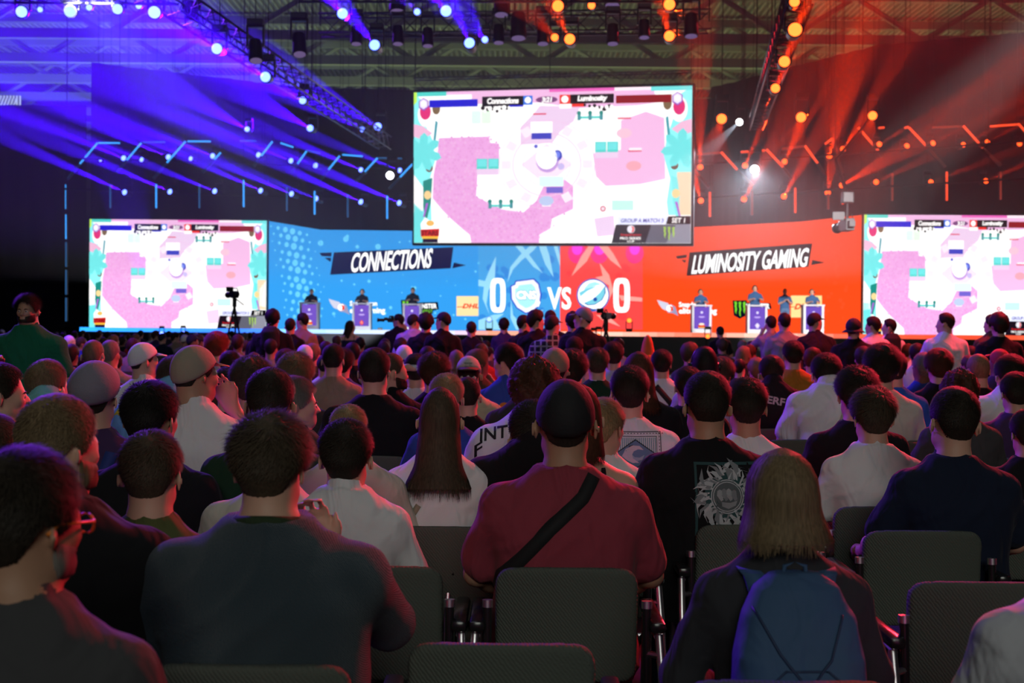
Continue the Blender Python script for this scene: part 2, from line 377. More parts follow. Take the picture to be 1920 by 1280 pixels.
# score: 0 [shield] VS [round badge] 0
def ring0(x0, y0, x1, y1, t, m, lift):
    cx, cy, rx, ry = (x0+x1)/2, (y0+y1)/2, (x1-x0)/2, (y1-y0)/2; n = 28
    def pt(k, s):
        a = 2*PI*k/n; c, s_ = math.cos(a), math.sin(a); e = .55
        return (cx+(rx-s)*math.copysign(abs(c)**e, c), cy+(ry-s)*math.copysign(abs(s_)**e, s_))
    for k in range(n): wallpoly(g, [pt(k, 0), pt(k+1, 0), pt(k+1, t), pt(k, t)], m, lift)
ring0(919, 521, 948, 586, 9.5, WH, .09); ring0(1150, 521, 1181, 586, 10, WH, .09)
for q in text_in('VS', 1026, 538, 1071, 580, .03, 0, 0, 1.05): wallpoly(g, q, WH, .1)
shield = [(968, 528), (1000, 524), (1009, 533), (1013, 552), (1010, 572), (998, 582), (986, 586), (970, 576), (960, 560), (959, 537), (966, 534)]
cx, cy = 986, 554
wallpoly(g, [(cx+(x-cx)*1.09, cy+(y-cy)*1.08) for x, y in shield], E(40, 50, 190), .085)
wallpoly(g, shield, E(235, 240, 255, 1.1), .1)
wallpoly(g, [(cx+(x-cx)*.74, cy+(y-cy)*.74) for x, y in shield], E(170, 235, 235), .115)
wallpoly(g, [(1003, 567), (1007, 560), (1013, 566), (1010, 575), (1004, 573)], WH, .125)
for q in text_in('CNS', 968, 545, 1006, 561, .05, 0, 0, .95): wallpoly(g, q, E(255, 255, 255, 1.2), .14)
for q in text_in('CNS', 967, 544, 1007, 562, .09, 0, 0, .95): wallpoly(g, q, E(110, 150, 200), .13)
wallpoly(g, circle(1112, 553, 31, 28), E(35, 95, 190), .085); wallpoly(g, circle(1112, 553, 28.5, 28), WH, .1)
wallpoly(g, [(1096, 540), (1104, 531), (1116, 528), (1128, 533), (1118, 535), (1106, 541), (1094, 548)], E(170, 235, 240), .11)
eye = [(1133, 537), (1134, 550), (1128, 562), (1115, 570), (1103, 571), (1096, 567), (1112, 560), (1124, 549)]
wallpoly(g, [(1114+(x-1114)*1.1, 555+(y-555)*1.1) for x, y in eye], E(30, 80, 165), .115); wallpoly(g, eye, E(120, 205, 225), .13)
wallpoly(g, circle(1116, 561, 4, 10), E(30, 80, 165), .145); wallpoly(g, [(1086, 566), (1096, 577), (1112, 582), (1126, 578), (1112, 579), (1098, 574)], E(30, 80, 165), .12)
wallpoly(g, [(1086, 548), (1100, 541), (1122, 536), (1102, 545), (1088, 556)], E(120, 205, 225), .12)
# sponsor marks along the foot of the wall
def bird(x, y):
    wallpoly(g, [(x, y), (x+10, y+3), (x+20, y+6), (x+26, y+14), (x+22, y+22), (x+10, y+17), (x+4, y+9)], E(205, 205, 225), .08)
    wallpoly(g, [(x+17, y+16), (x+26, y+8), (x+34, y+13), (x+40, y+30), (x+30, y+25), (x+20, y+24)], E(150, 150, 185), .085)
    wallpoly(g, circle(x+24, y+16, 6.5, 12), WH, .1); wallpoly(g, [(x+22, y+11), (x+30, y+13), (x+30, y+20), (x+24, y+22), (x+26, y+16)], E(235, 60, 40), .115)
bird(616, 560); bird(1232, 562)
for s, bx in (('Snapdragon', (656, 564, 707, 576)), ('eliteGaming', (656, 576, 722, 590))):
    for q in text_in(s, *bx, .03): wallpoly(g, q, WH, .09)
for s, bx in (('Snapdragon', (1273, 566, 1324, 578)), ('eliteGaming', (1273, 577, 1344, 591))):
    for q in text_in(s, *bx, .03): wallpoly(g, q, WH, .09)
def claw(x0, y0, x1, y1, back, put, m):
    W_, H_ = x1-x0, y1-y0
    if back is not None: put([(x0-.12*W_, y0-.06*H_), (x1+.1*W_, y0-.08*H_), (x1+.08*W_, y1-.1*H_), (x0+.5*W_, y1+.12*H_), (x0-.02*W_, y1-.1*H_)], back, .08)
    for k, (l, yb) in enumerate([(.0, .82), (.36, 1.0), (.72, .8)]):
        q = [(l, .04+.04*k), (l+.2, 0), (l+.27, .1), (l+.22, .3), (l+.27, .5), (l+.2, .7), (l+.22, yb), (l+.12, yb-.12), (l+.09, yb-.3), (l+.13, .5), (l+.06, .3), (l+.09, .14)]
        put([(x0+a*W_, y0+c*H_) for a, c in q], m, .1)
pw = lambda q, m, l: wallpoly(g, q, m, l)
GR = E(120, 215, 50); DK = E(10, 14, 30)
claw(754, 564, 774, 594, DK, pw, GR); wallpoly(g, [(780, 567), (821, 566), (823, 580), (812, 582), (811, 588), (782, 588)], DK, .08)
for q in text_in('MONSTER', 776, 569, 819, 578, .03): wallpoly(g, q, WH, .1)
for q in text_in('ENERGY', 786, 580, 811, 586, .02, 0, 0, 1.2): wallpoly(g, q, E(120, 200, 60), .1)
claw(1376, 565, 1398, 594, DK, pw, GR); wallpoly(g, [(1396, 567), (1444, 568), (1447, 578), (1436, 582), (1436, 588), (1400, 588)], DK, .08)
for q in text_in('MONSTER', 1399, 569, 1443, 579, .03): wallpoly(g, q, WH, .1)
for q in text_in('ENERGY', 1408, 580, 1434, 586, .02, 0, 0, 1.2): wallpoly(g, q, E(120, 200, 60), .1)
wallpoly(g, [(856, 555), (897, 555), (897, 592), (856, 592)], E(255, 222, 165), .08)
for q in text_in('DHL', 867, 569, 897, 578, .05, .35, 0, 1.05): wallpoly(g, q, E(225, 60, 30), .1)
wallpoly(g, [(857, 574.5), (868, 574.5), (868, 576), (857, 576)], E(225, 60, 30), .1)
wallpoly(g, [(1483, 554), (1541, 554), (1541, 595), (1483, 595)], E(255, 222, 150), .08)
for q in text_in('DHL', 1489, 569, 1521, 580, .05, .35, 0, 1.05): wallpoly(g, q, E(225, 60, 30), .1)
wallpoly(g, [(1478, 574.5), (1490, 574.5), (1490, 576), (1478, 576)], E(225, 60, 30), .1)
for k in range(28): wallpoly(g, circle(1560+rs.uniform(-12, 30), 420+k*6.5, rs.uniform(2, 4.5), 8), E(255, 78, 34), .04)
g.build('wall_graphics', None, root)

# ---- the game picture shown on three screens: drawn in picture coordinates, 1725 x 950 units
def game_polys():
    L = []
    def A(poly, m, lv): L.append((poly, m, lv))
    def rect(x0, y0, x1, y1, m, lv): A([(x0, y0), (x1, y0), (x1, y1), (x0, y1)], m, lv)
    Wt = E(255, 252, 250, 1.15); Pk = E(240, 170, 228, 1.0); Pk2 = E(246, 190, 232, 1.0); Pk3 = E(235, 205, 235, 1.05); Cy = E(110, 225, 225, 1.05); Tl = E(80, 215, 205); Dt = E(30, 140, 130)
    Cr = E(255, 235, 245, 1.08); Mag = E(240, 110, 200); Bk = E(8, 6, 12); Bl = E(25, 25, 205); Rd = E(140, 12, 20); Gy = E(95, 95, 110); Fl = E(140, 245, 245, 1.05)
    rect(0, 0, 1725, 950, Wt, 0)
    rr = random.Random(5)
    # pink grass
    gl = [(160, 290), (480, 285), (490, 325), (545, 330), (545, 470), (410, 480), (400, 660), (460, 690), (560, 740), (700, 760), (780, 690), (830, 590), (960, 560), (1010, 600), (1010, 740), (880, 800), (870, 860), (800, 900), (800, 950), (370, 950), (360, 900), (310, 860), (240, 800), (180, 740), (120, 670), (125, 520), (150, 400)]
    A(gl, Pk, 1)
    A([(1130, 400), (1300, 380), (1300, 200), (1450, 150), (1560, 190), (1570, 560), (1420, 590), (1210, 600), (1150, 540)], Pk2, 1)
    A([(680, 230), (760, 150), (800, 100), (1050, 110), (1010, 200), (930, 260), (880, 330), (680, 340)], Pk3, 1)
    A([(1140, 800), (1260, 780), (1270, 900), (1160, 910)], Pk3, 1)
    A([(370, 0), (1500, 0), (1500, 40), (1560, 90), (1400, 110), (1040, 120), (800, 80), (370, 80)], Pk2, 1)
    Pd = E(225, 150, 215)
    for _ in range(1100):
        x, y = rr.uniform(120, 1000), rr.uniform(290, 945); ins = False; j = len(gl)-1
        for i in range(len(gl)):
            if ((gl[i][1] > y) != (gl[j][1] > y)) and x < (gl[j][0]-gl[i][0])*(y-gl[i][1])/(gl[j][1]-gl[i][1])+gl[i][0]: ins = not ins
            j = i
        if ins:
            x = round(x/22)*22+(round(y/18) % 2)*11; y = round(y/18)*18
            A([(x-7, y), (x, y-12), (x+7, y), (x, y+4)], Pd if rr.random() < .6 else Pk2, 2)
    # floor roundel
    for r0, r1, c in ((300, 296, Cr), (215, 209, Cr), (150, 146, Pk3)):
        for k in range(36):
            a0, a1 = 2*PI*k/36, 2*PI*(k+1)/36
            A([(845+r0*math.cos(a0), 465+r0*.92*math.sin(a0)), (845+r0*math.cos(a1), 465+r0*.92*math.sin(a1)), (845+r1*math.cos(a1), 465+r1*.92*math.sin(a1)), (845+r1*math.cos(a0), 465+r1*.92*math.sin(a0))], E(245, 200, 232), 3)
    for k in range(12):
        a = 2*PI*k/12; A([(845+225*math.cos(a-.12), 465+207*math.sin(a-.12)), (845+285*math.cos(a-.1), 465+262*math.sin(a-.1)), (845+285*math.cos(a+.1), 465+262*math.sin(a+.1)), (845+225*math.cos(a+.12), 465+207*math.sin(a+.12))], E(252, 232, 244, 1.05), 3)
    A([(845-160, 465), (845, 465-130), (845+160, 465), (845, 465+130)], E(250, 225, 242, 1.05), 3)
    A(circle(850, 440, 72, 20, 75), E(200, 160, 225), 4); A(circle(845, 425, 66, 20, 70), Wt, 5)
    A(circle(912, 410, 30, 16, 34), E(60, 70, 190), 4); A(circle(912, 405, 18, 14, 20), E(110, 130, 235), 5); A(circle(935, 478, 22, 12), E(205, 190, 240), 4); A(circle(778, 352, 12, 10), E(90, 100, 210), 4)
    # side borders with plants
    A([(0, 0), (60, 60), (70, 200), (120, 300), (140, 420), (100, 560), (110, 700), (120, 950), (0, 950)], Fl, 4)
    A([(1725, 0), (1640, 60), (1620, 180), (1580, 300), (1560, 420), (1600, 560), (1580, 700), (1590, 780), (1725, 780)], Fl, 4)
    rect(0, 700, 60, 950, Cy, 5); rect(1640, 520, 1725, 780, E(240, 215, 180), 5)
    for sx, X in ((1, 0), (-1, 1725)):
        A([(X, 520), (X+sx*60, 600), (X+sx*60, 750), (X, 760)], Wt, 5)
        A(circle(X+sx*75, 140, 50, 18, 78), Wt, 6); A(circle(X+sx*75, 125, 36, 16, 50), E(228, 50, 120), 7)
        A(circle(X+sx*145, 105, 26, 12, 38), E(125, 100, 70), 6)
        A([(X, 200), (X+sx*60, 215), (X+sx*120, 260), (X+sx*60, 300), (X, 280)], E(245, 190, 220), 6)
        A([(X+sx*140, 180), (X+sx*155, 190), (X+sx*140, 320), (X+sx*125, 320)], E(60, 160, 175), 6)
        A(circle(X+sx*100, 480, 24, 12, 26), E(120, 85, 70), 6)
        cxp, cyp = X+sx*60, 380
        for k in range(7):
            a = 2*PI*k/7+.3; ux, uy = math.cos(a), math.sin(a)
            A([(cxp, cyp), (cxp+ux*50-uy*26, cyp+uy*50+ux*26), (cxp+ux*100-uy*26, cyp+uy*100+ux*26), (cxp+ux*125, cyp+uy*125), (cxp+ux*100+uy*26, cyp+uy*100-ux*26), (cxp+ux*50+uy*26, cyp+uy*50-ux*26)], Cy, 8)
        A([(X+sx*60, 560), (X+sx*120, 540), (X+sx*110, 700), (X+sx*80, 820), (X+sx*55, 700)], Dt if sx > 0 else Cy, 5)
        A(circle(X+sx*90, 650, 24, 12, 28), E(250, 215, 150), 7); A([(X+sx*80, 700), (X+sx*95, 700), (X+sx*70, 790), (X+sx*60, 790)], E(175, 90, 210), 7)
    rect(0, 0, 210, 26, Tl, 5); rect(1480, 0, 1725, 26, Cy, 5); rect(210, 0, 860, 20, Pk2, 5); rect(860, 0, 1260, 18, E(240, 100, 190), 5); rect(1260, 0, 1480, 20, Cr, 5); A([(0, 0), (20, 0), (20, 60), (0, 80)], E(200, 250, 90), 6)
    # blocks and fences
    for x, y in ((405, 425), (1145, 330)):
        rect(x, y+50, x+140, y+100, Pk3, 4); rect(x, y, x+67, y+64, Tl, 5); rect(x+73, y, x+140, y+64, Tl, 5); rect(x+6, y+4, x+62, y+50, Cy, 6); rect(x+79, y+4, x+134, y+50, Cy, 6)
    rect(372, 125, 430, 205, E(220, 250, 235, 1.1), 5); rect(436, 125, 494, 205, E(225, 252, 225, 1.1), 5)
    rect(745, 200, 880, 270, Wt, 5); rect(750, 268, 875, 308, E(60, 65, 190), 5)
    rect(800, 540, 950, 600, E(215, 255, 240, 1.1), 5); rect(845, 605, 948, 642, E(115, 100, 205), 5)
    for x, y in ((480, 690), (1035, 150)):
        rect(x, y+22, x+155, y+36, Tl, 5)
        for k in (0, 68, 136): rect(x+k, y, x+k+20, y+46, E(70, 150, 160), 6); A(circle(x+k+10, y+2, 13, 10), Dt, 7)
    for x, y in ((760, 148), (1280, 185), (1345, 385)): rect(x, y, x+82, y+9, E(225, 60, 100), 6)
    for x, y, c in ((1390, 400, Cr), (1320, 195, Cr)): rect(x-38, y-30, x+38, y-14, c, 6)
    for x, y, c in ((845, 690, E(190, 205, 240)), (1380, 480, E(250, 170, 185)), (1320, 280, E(250, 200, 220))): A(circle(x, y, 46, 18, 30), c, 5)
    rect(1250, 690, 1380, 750, E(200, 250, 235), 5); A(circle(1195, 740, 18, 14), E(205, 70, 110), 5); A(circle(1195, 740, 11, 12), E(250, 225, 235), 6)
    # score bars
    rect(100, 52, 412, 98, Bl, 8); rect(1270, 50, 1605, 98, Rd, 8)
    for x in (65, 1640): A(circle(x, 78, 36, 6, 42, .5), E(160, 90, 190), 9); A(circle(x, 76, 28, 6, 33, .5), E(235, 225, 255, 1.1), 10); A(circle(x, 74, 15, 8), Wt, 11)
    rect(440, 38, 700, 95, Bk, 9); rect(700, 38, 758, 95, E(50, 120, 230), 9); A(circle(729, 66, 20, 14), Wt, 10)
    rect(925, 38, 992, 95, E(240, 60, 50), 9); A(circle(958, 66, 22, 14), Wt, 10); rect(992, 38, 1258, 95, Bk, 9)
    A(circle(845, 66, 68, 18, 21), E(125, 70, 125), 9)
    rect(440, 95, 610, 100, Bk, 9); rect(610, 95, 700, 106, Bl, 9); rect(925, 95, 1000, 122, Wt, 9); rect(1000, 95, 1075, 114, E(240, 50, 40), 9)
    for x0 in (445, 1080):
        for k in range(12): A(circle(x0+k*15, 118+rr.uniform(-14, 14), rr.uniform(9, 15), 9), Wt if k % 2 else Bk, 9+(k % 2))
    for s, bx, m in (('Connections', (470, 48, 670, 86), Wt), ('Luminosity', (1035, 46, 1215, 90), Wt), ('3:21', (815, 50, 876, 84), Wt)):
        for q in text_in(s, *bx, .045, .12, 0, .92): A(q, m, 11)
    # lower right sponsor plates
    A([(1290, 790), (1590, 788), (1575, 836), (1280, 838)], E(225, 228, 250, 1.1), 8); A([(1590, 788), (1725, 786), (1725, 836), (1577, 836)], Bk, 8)
    for s, bx, m in (('GROUP A MATCH 3', (1305, 802, 1562, 826), E(50, 30, 150)), ('SET 1', (1612, 798, 1690, 828), Wt)):
        for q in text_in(s, *bx, .02, .1): A(q, m, 11)
    A([(1275, 838), (1490, 838), (1455, 950), (1250, 950)], E(28, 16, 28), 8); A([(1490, 838), (1725, 836), (1725, 950), (1455, 950)], Gy, 8); A([(1640, 836), (1725, 836), (1725, 950), (1580, 950)], E(140, 140, 155), 9)
    A(circle(1368, 866, 24, 14), E(235, 230, 240), 10); A([(1370, 846), (1388, 856), (1386, 880), (1370, 888), (1378, 866)], E(230, 60, 60), 11)
    for s, bx, m in (('Snapdragon', (1305, 893, 1430, 910), E(225, 30, 40)), ('PRO SERIES', (1302, 914, 1428, 930), Wt), ('CUP', (1345, 934, 1390, 946), Wt)):
        for q in text_in(s, *bx, .02): A(q, m, 11)
    claw(1560, 850, 1632, 938, None, lambda q, m, l: A(q, m, 11), E(165, 205, 80))
    # game badge, lower left
    A([(45, 830), (75, 790), (105, 812), (150, 800), (168, 850), (165, 885), (50, 885)], Wt, 8); A(circle(108, 828, 26, 12, 18), E(250, 190, 100), 9)
    A([(45, 868), (168, 862), (165, 910), (48, 914)], E(215, 40, 35), 10); rect(55, 910, 162, 926, E(245, 190, 60), 10); rect(60, 926, 158, 950, E(30, 15, 50), 10)
    for q in text_in('STARS', 50, 874, 162, 906, .05): A(q, E(120, 10, 20), 11)
    out = []
    for q, m, l in L:
        if max(p[0] for p in q) <= 0 or min(p[0] for p in q) >= 1725: continue
        if min(p[0] for p in q) < 0: q = clipseg(q, 0.0, False)
        if max(p[0] for p in q) > 1725: q = clipseg(q, 1725.0, True)
        if len(q) > 2: out.append((q, m, l))
    return out
GP = game_polys()
def game_screen(name, c00, c10, c01, c11, label, th=.012):
    """corners: top left, top right, bottom left, bottom right"""
    o = empty(name, c01); c00, c10, c01, c11 = [Vector(c)-Vector(c01) for c in (c00, c10, c01, c11)]
    n = (c10-c00).cross(c01-c00).normalized()
    if (CM.translation-Vector(o.location)).dot(n) < 0: n = -n
    def M(x, y, l):
        u, v = x/1725, y/950; a = c00.lerp(c10, u); bq = c01.lerp(c11, u); return a.lerp(bq, v) + n*l*th
    m_ = MB()
    for poly, m, lv in GP: m_.add([M(x, y, lv) for x, y in poly], [tuple(range(len(poly)))], m)
    m_.build('picture', None, o)
    m_ = MB(); e = .1
    q = [M(-15, -15, -1), M(1740, -15, -1), M(1740, 965, -1), M(-15, 965, -1)]; q2 = [p-n*.35 for p in q]
    m_.add(q+q2, [(0, 1, 2, 3), (4, 7, 6, 5), (0, 4, 5, 1), (1, 5, 6, 2), (2, 6, 7, 3), (3, 7, 4, 0)]); m_.build('housing', M_BLACK, o)
    return tag(o, label, 'screen', 'LED screens showing the game')
def up(v, z): return Vector((v.x, v.y, z))
a, c = up(P(168, 600, 58), 0), up(P(499, 600, 58), 0)
game_screen('led_screen', up(a, WZ1), up(c, WZ1), up(a, WZ0), up(c, WZ0), 'left LED screen with pink game picture, standing on the blue end of the stage')
a, c = up(P(1618, 600, 52.5), 0), up(P(1984, 600, 52.3), 0)
game_screen('led_screen', up(a, WZ1), up(c, WZ1), up(a, WZ0), up(c, WZ0), 'right LED screen with pink game picture, cut off by the right edge')
TL, BL_, TR_, BR_ = P(777, 174, 51.2), P(777, 455, 51.2), P(1298, 161, 48.8), P(1295, 456, 48.8)
game_screen('hanging_screen', TL, TR_, BL_, BR_, 'large screen hanging above centre stage with the pink game picture')
# ---- trusses and lamps
_U = ['', 'first', 'second', 'third', 'fourth', 'fifth', 'sixth', 'seventh', 'eighth', 'ninth', 'tenth', 'eleventh', 'twelfth', 'thirteenth', 'fourteenth', 'fifteenth', 'sixteenth', 'seventeenth', 'eighteenth', 'nineteenth']
def ordw(n):
    if n < 20: return _U[n]
    t, u = divmod(n, 10); return (['twentieth', 'thirtieth', 'fortieth', 'fiftieth', 'sixtieth', 'seventieth', 'eightieth', 'ninetieth'][t-2] if u == 0 else ['twenty', 'thirty', 'forty', 'fifty', 'sixty', 'seventy', 'eighty', 'ninety'][t-2]+'-'+_U[u])
def ordn(i, n):
    if i == 0: return 'leftmost'
    if i == n-1: return 'rightmost'
    return ordw(i+1)+' from left'
def number(objs, text, cat, group):
    """objs: (object, px); gives each its place in the row"""
    objs = sorted(objs, key=lambda q: q[1])
    for i, (o, _) in enumerate(objs): tag(o, text % ordn(i, len(objs)) if len(objs) > 1 else text.replace('%s ', '').replace('%s', ''), cat, group)
def truss(a, b, w_, label, name='lighting_truss', flat=False):
    a, b = Vector(a), Vector(b); d = b-a; L = d.length; z = d.normalized(); x = z.cross(Vector((0, 0, 1))).normalized(); y = z.cross(x)
    r_ = empty(name, a); m_ = MB()
    cs = [(-1, -1), (1, -1), (1, 1), (-1, 1)]
    for i, j in cs: m_.tube([x*i*w_/2+y*j*w_/2, x*i*w_/2+y*j*w_/2+d], .028, 6)
    m_.build('chord', M_TRUSS, r_, True)
    m_ = MB(); n = max(3, int(L/w_))
    for k in range(n):
        p, q = z*(L*k/n), z*(L*(k+1)/n)
        for c in range(4):
            u, v = cs[c], cs[(c+1) % 4]
            if k % 2: u, v = v, u
            m_.tube([p+x*u[0]*w_/2+y*u[1]*w_/2, q+x*v[0]*w_/2+y*v[1]*w_/2], .014, 4)
    tag(m_.build('lacing', M_TRUSS, r_), kind='stuff')
    for k in (0, .5, 1):       # hanging chain to the roof
        p = d*k; m_ = MB(); m_.tube([p, p+Vector((0, 0, 19.2-(a+p).z))], .02, 5); m_.build('chain', M_BLACK, r_)
    return tag(r_, label, 'truss')
truss(P(-60, -22, 26), P(330, -18, 26), .45, 'truss along the top edge at the upper left carrying blue lamps')
truss(P(318, -2, 27), P(722, 268, 52), .5, 'long diagonal truss running down from the upper left to the hanging screen')
truss(P(1500, -14, 26), P(1418, 232, 50), .5, 'steep truss with red lamps, right of the hanging screen')
truss(P(600, 48, 33), P(1330, 40, 33), .5, 'level truss of dark hanging lamps above the centre screen')
truss(P(560, -20, 29), P(1300, -20, 29), .45, 'truss at the top edge over the centre, lamps peeking below it')
tl, tr = TL+Vector((0, .3, .35)), TR_+Vector((0, .3, .35))
truss(tl, tr, .5, 'truss directly over the hanging screen that carries it')
def pipe(a, b, label):
    m_ = MB(); a = Vector(a); b = Vector(b); m_.tube([(0, 0, 0), b-a], .05, 6)
    for k in (.15, .5, .85):
        p = (b-a)*k; m_.tube([p, p+Vector((0, 0, 19.2-(a+p).z))], .015, 4)
    return tag(m_.build('lamp_pipe', M_BLACK, loc=a), label, 'pipe')
pipe(P(120, 296, 57), P(770, 316, 61), 'thin black pipe with the upper row of small blue lamps')
pipe(P(120, 354, 57), P(770, 377, 61), 'thin black pipe with the lower row of small blue lamps')
pipe(P(1300, 308, 57), P(1960, 262, 52), 'thin black pipe with the upper row of small red lamps')
pipe(P(1300, 371, 57), P(1960, 332, 52), 'thin black pipe with the lower row of small red lamps')
LENS = {}
M_LAMPBODY = mat('lamp_housing', (.02, .02, .022), .4)
def foot(parent, p):
    m_ = MB(); m_.tube([(0, 0, .1), (0, .35, .1)], .02, 6); m_.tube([(0, .35, .1), (0, .35, .005-p.z)], .025, 6); m_.lathe([(.18, -p.z), (.18, .03-p.z), (.03, .05-p.z)], 12, None, Matrix.Translation((0, .35, 0))); return m_.build('stand', M_BLACK, parent)
def hang(parent, p, z0=0.0):
    m_ = MB(); m_.tube([(0, 0, z0), (0, 0, 19.19-p.z)], .011, 4); return m_.build('safety_wire', M_BLACK, parent)
def head_meshes(k, r):
    key = (k, round(r, 3))
    if key in LENS: return LENS[key]
    s = r/.11
    m_ = MB(); m_.box((0, .0, .46*s), (.3*s, .22*s, .12*s), None, bev=.02*s); base = m_.mesh('base', M_LAMPBODY)
    m_ = MB()
    for i in (-1, 1): m_.box((i*.15*s, 0, .22*s), (.035*s, .09*s, .4*s), None, bev=.01*s)
    m_.box((0, 0, .39*s), (.33*s, .12*s, .04*s), None, bev=.01*s); yoke = m_.mesh('yoke', M_LAMPBODY)
    m_ = MB(); m_.lathe([(.06*s, .17*s), (.11*s, .14*s), (.125*s, .02*s), (.125*s, -.12*s), (.135*s, -.2*s), (.135*s, -.27*s), (.115*s, -.28*s)], 18); hd = m_.mesh('head', M_LAMPBODY, True, 35)
    m_ = MB(); m_.lathe([(.112*s, -.281*s), (.08*s, -.295*s), (.03*s, -.30*s), (.001*s, -.301*s)], 18)
    col = {'b': ((.09, .15, 1.0), 7), 'r': ((1.0, .10, .014), 6), 's': ((1.0, .07, .008), 4), 'w': ((.95, .95, 1.0), 14), 'd': ((.45, .3, .7), .30)}[k]  # the unlit kind gets a faint violet glow painted on its lens
    ln = m_.mesh('lens', emit('lens', *col, 'NONE'), True)
    LENS[key] = (base, yoke, hd, ln); return LENS[key]
LAMPS = {}; BP = 26
def lamp(px, py, r, d, k, dx=0, dy=0, dd=.5, power=0, ang=7, grp='x', name='moving_head_lamp', up_=False, spread=None):
    """lens centred on the pixel; beam heads for pixel (px+dx, py+dy) at depth d*dd"""
    rw = max(.055, r*d/2400)
    base, yoke, hd, ln = head_meshes(k, round(rw, 2)); s = round(rw, 2)/.11
    p = P(px, py, d); tgt = P(px+dx, py+dy, d*dd); dr = (tgt-p).normalized()
    piv = p-dr*.3*s
    r_ = empty(name, piv)
    if up_: r_.scale = (1, 1, 1)
    b_ = link('base', base, r_); y_ = link('yoke', yoke, r_)
    if up_: b_.rotation_euler = y_.rotation_euler = (PI, 0, 0)
    h_ = link('head', hd, r_); hang(r_, piv, .5*s) if not up_ and not grp.startswith('foot') else (foot(r_, piv) if grp.startswith('foot') else None); l_ = link('lens', ln, h_); h_.rotation_euler = dr.to_track_quat('-Z', 'Y').to_euler()
    if power:
        col = {'b': BLUE, 'r': RED, 's': RED, 'w': (.8, .85, 1)}[k]
        l = light('SPOT', 'beam_lamp', p+dr*.03, tgt, col, power*BP, spot_size=R(ang), spot_blend=.35, shadow_soft_size=.03)
        l.data.use_shadow = True
        q = l.matrix_world.copy()
    LAMPS.setdefault(grp, []).append((r_, px)); return r_
# large blue lamps along the top left truss
for x, y, r in [(40, 22, 10), (131, 21, 10), (220, 17, 9), (289, 23, 11)]: lamp(x, y, r, 26, 'b', -260, -60, .55, 500, 10, 'tl')
for x, y, r in [(75, 18, 5), (167, 14, 6), (260, 11, 6)]: lamp(x, y, r, 30, 'b', -160, -60, .6, 0, 10, 'tls')
for x, y, r, d in [(406, 91, 10, 29), (497, 144, 9.5, 33), (567, 188, 7, 39)]: lamp(x, y, r, d, 'b', -420, -230, .55, 5000, 9, 'tdiag')
for x, y, r, d in [(581, 240, 6, 46), (463, 242, 5, 50), (679, 242, 5.5, 50), (708, 237, 7, 50)]: lamp(x, y, r, d, 'b', -600, -330, .55, 9000, 8, 'tm')
for x, y, r, d, dx, dy in [(642, 25, 10, 27, -90, -120), (702, 84, 9.5, 30, -160, -200), (836, 20, 10, 28, -110, -130), (880, 80, 9.5, 30, -110, -260)]: lamp(x, y, r, d, 'b', dx*1.6, dy*1.6, .62, 3600, 7, 'tc')
for x, y, r, d in [(782, 22, 6, 32), (909, 74, 6, 32)]: lamp(x, y, r, d, 'b', -130, -160, .62, 1500, 7, 'tcs')
for x, y, r, d, dx, dy in [(1046, 11, 10, 28, -60, -130), (1068, 73, 10, 30, -110, -220), (1255, 8, 10, 28, -60, -160), (1255, 67, 10, 30, -50, -220)]: lamp(x, y, r, d, 'r', dx*1.4, dy*1.4, .62, 1300, 6, 'rc')
for x, y, r, d in [(1109, 10, 6.5, 32), (1040, 70, 6.5, 32)]: lamp(x, y, r, d, 'r', -150, -160, .62, 500, 6, 'rcs')
for x, y, r, d in [(1490, 3, 9, 26), (1491, 55, 12, 27), (1471, 115, 10, 31), (1454, 165, 8.5, 35)]: lamp(x, y, r, d, 'r', 160, -330, .6, 1100, 7, 'rt')
for x, y, r, d in [(1353, 223, 9, 48), (1502, 220, 9, 48), (1636, 217, 8, 48)]: lamp(x, y, r, d, 'r', -60, 220, .6, 700, 8, 'rm')
# small blue rows
up_b = [(188, 300, 3), (231, 296, 5), (265, 299, 4), (315, 294, 5), (357, 297, 4), (398, 292, 5), (484, 290, 5), (545, 301, 5), (591, 310, 5), (676, 318, 4.5), (749, 319, 4.5)]
for i, (x, y, r) in enumerate(up_b): lamp(x, y, r, 57.5, 'b', -900, -380+20*(i % 3), .62, 20000 if i % 2 else 9000, 5, 'bu')
lo_b = [(233, 360), (318, 359), (402, 358), (488, 357), (546, 363), (592, 372), (676, 378), (748, 380)]
for i, (x, y) in enumerate(lo_b): lamp(x, y, 4.8, 57.5, 'b', -950, -430+25*(i % 3), .62, 24000 if i % 3 != 2 else 15000, 5, 'bl')
# small red rows
up_r = [(1313, 313, -5, -330), (1397, 310, 130, -250), (1471, 303, 120, -260), (1555, 292, 60, -240), (1581, 279, 150, -220), (1649, 270, 500, -300), (1701, 273, 620, -520), (1750, 268, 700, -360), (1807, 271, 700, -380), (1852, 266, 700, -380), (1912, 269, 600, -300)]
for i, (x, y, dx, dy) in enumerate(up_r): lamp(x, y, 5, 56 if x < 1600 else 54, 's', dx, dy, .66, 4500 if x < 1600 else 1700, 4.5, 'ru')
lo_r = [(1314, 376, -70, -260), (1395, 373, 160, -300), (1470, 368, 170, -300), (1552, 361, 30, -230), (1579, 347, 260, -150), (1643, 341, 420, -200), (1746, 341, 700, -260), (1849, 339, 600, -260)]
for i, (x, y, dx, dy) in enumerate(lo_r): lamp(x, y, 5, 56 if x < 1600 else 54, 's', dx, dy, .66, 4500 if x < 1600 else 1500, 4.5, 'rl')
lamp(731, 329, 7, 54, 'w', -140, 90, .8, 0, 8, 'wl'); lamp(1415, 318, 8, 54, 'w', -30, 200, .8, 260, 46, 'wr'); lamp(1386, 229, 6, 54, 'w', -160, 150, .8, 500, 8, 'wr2')
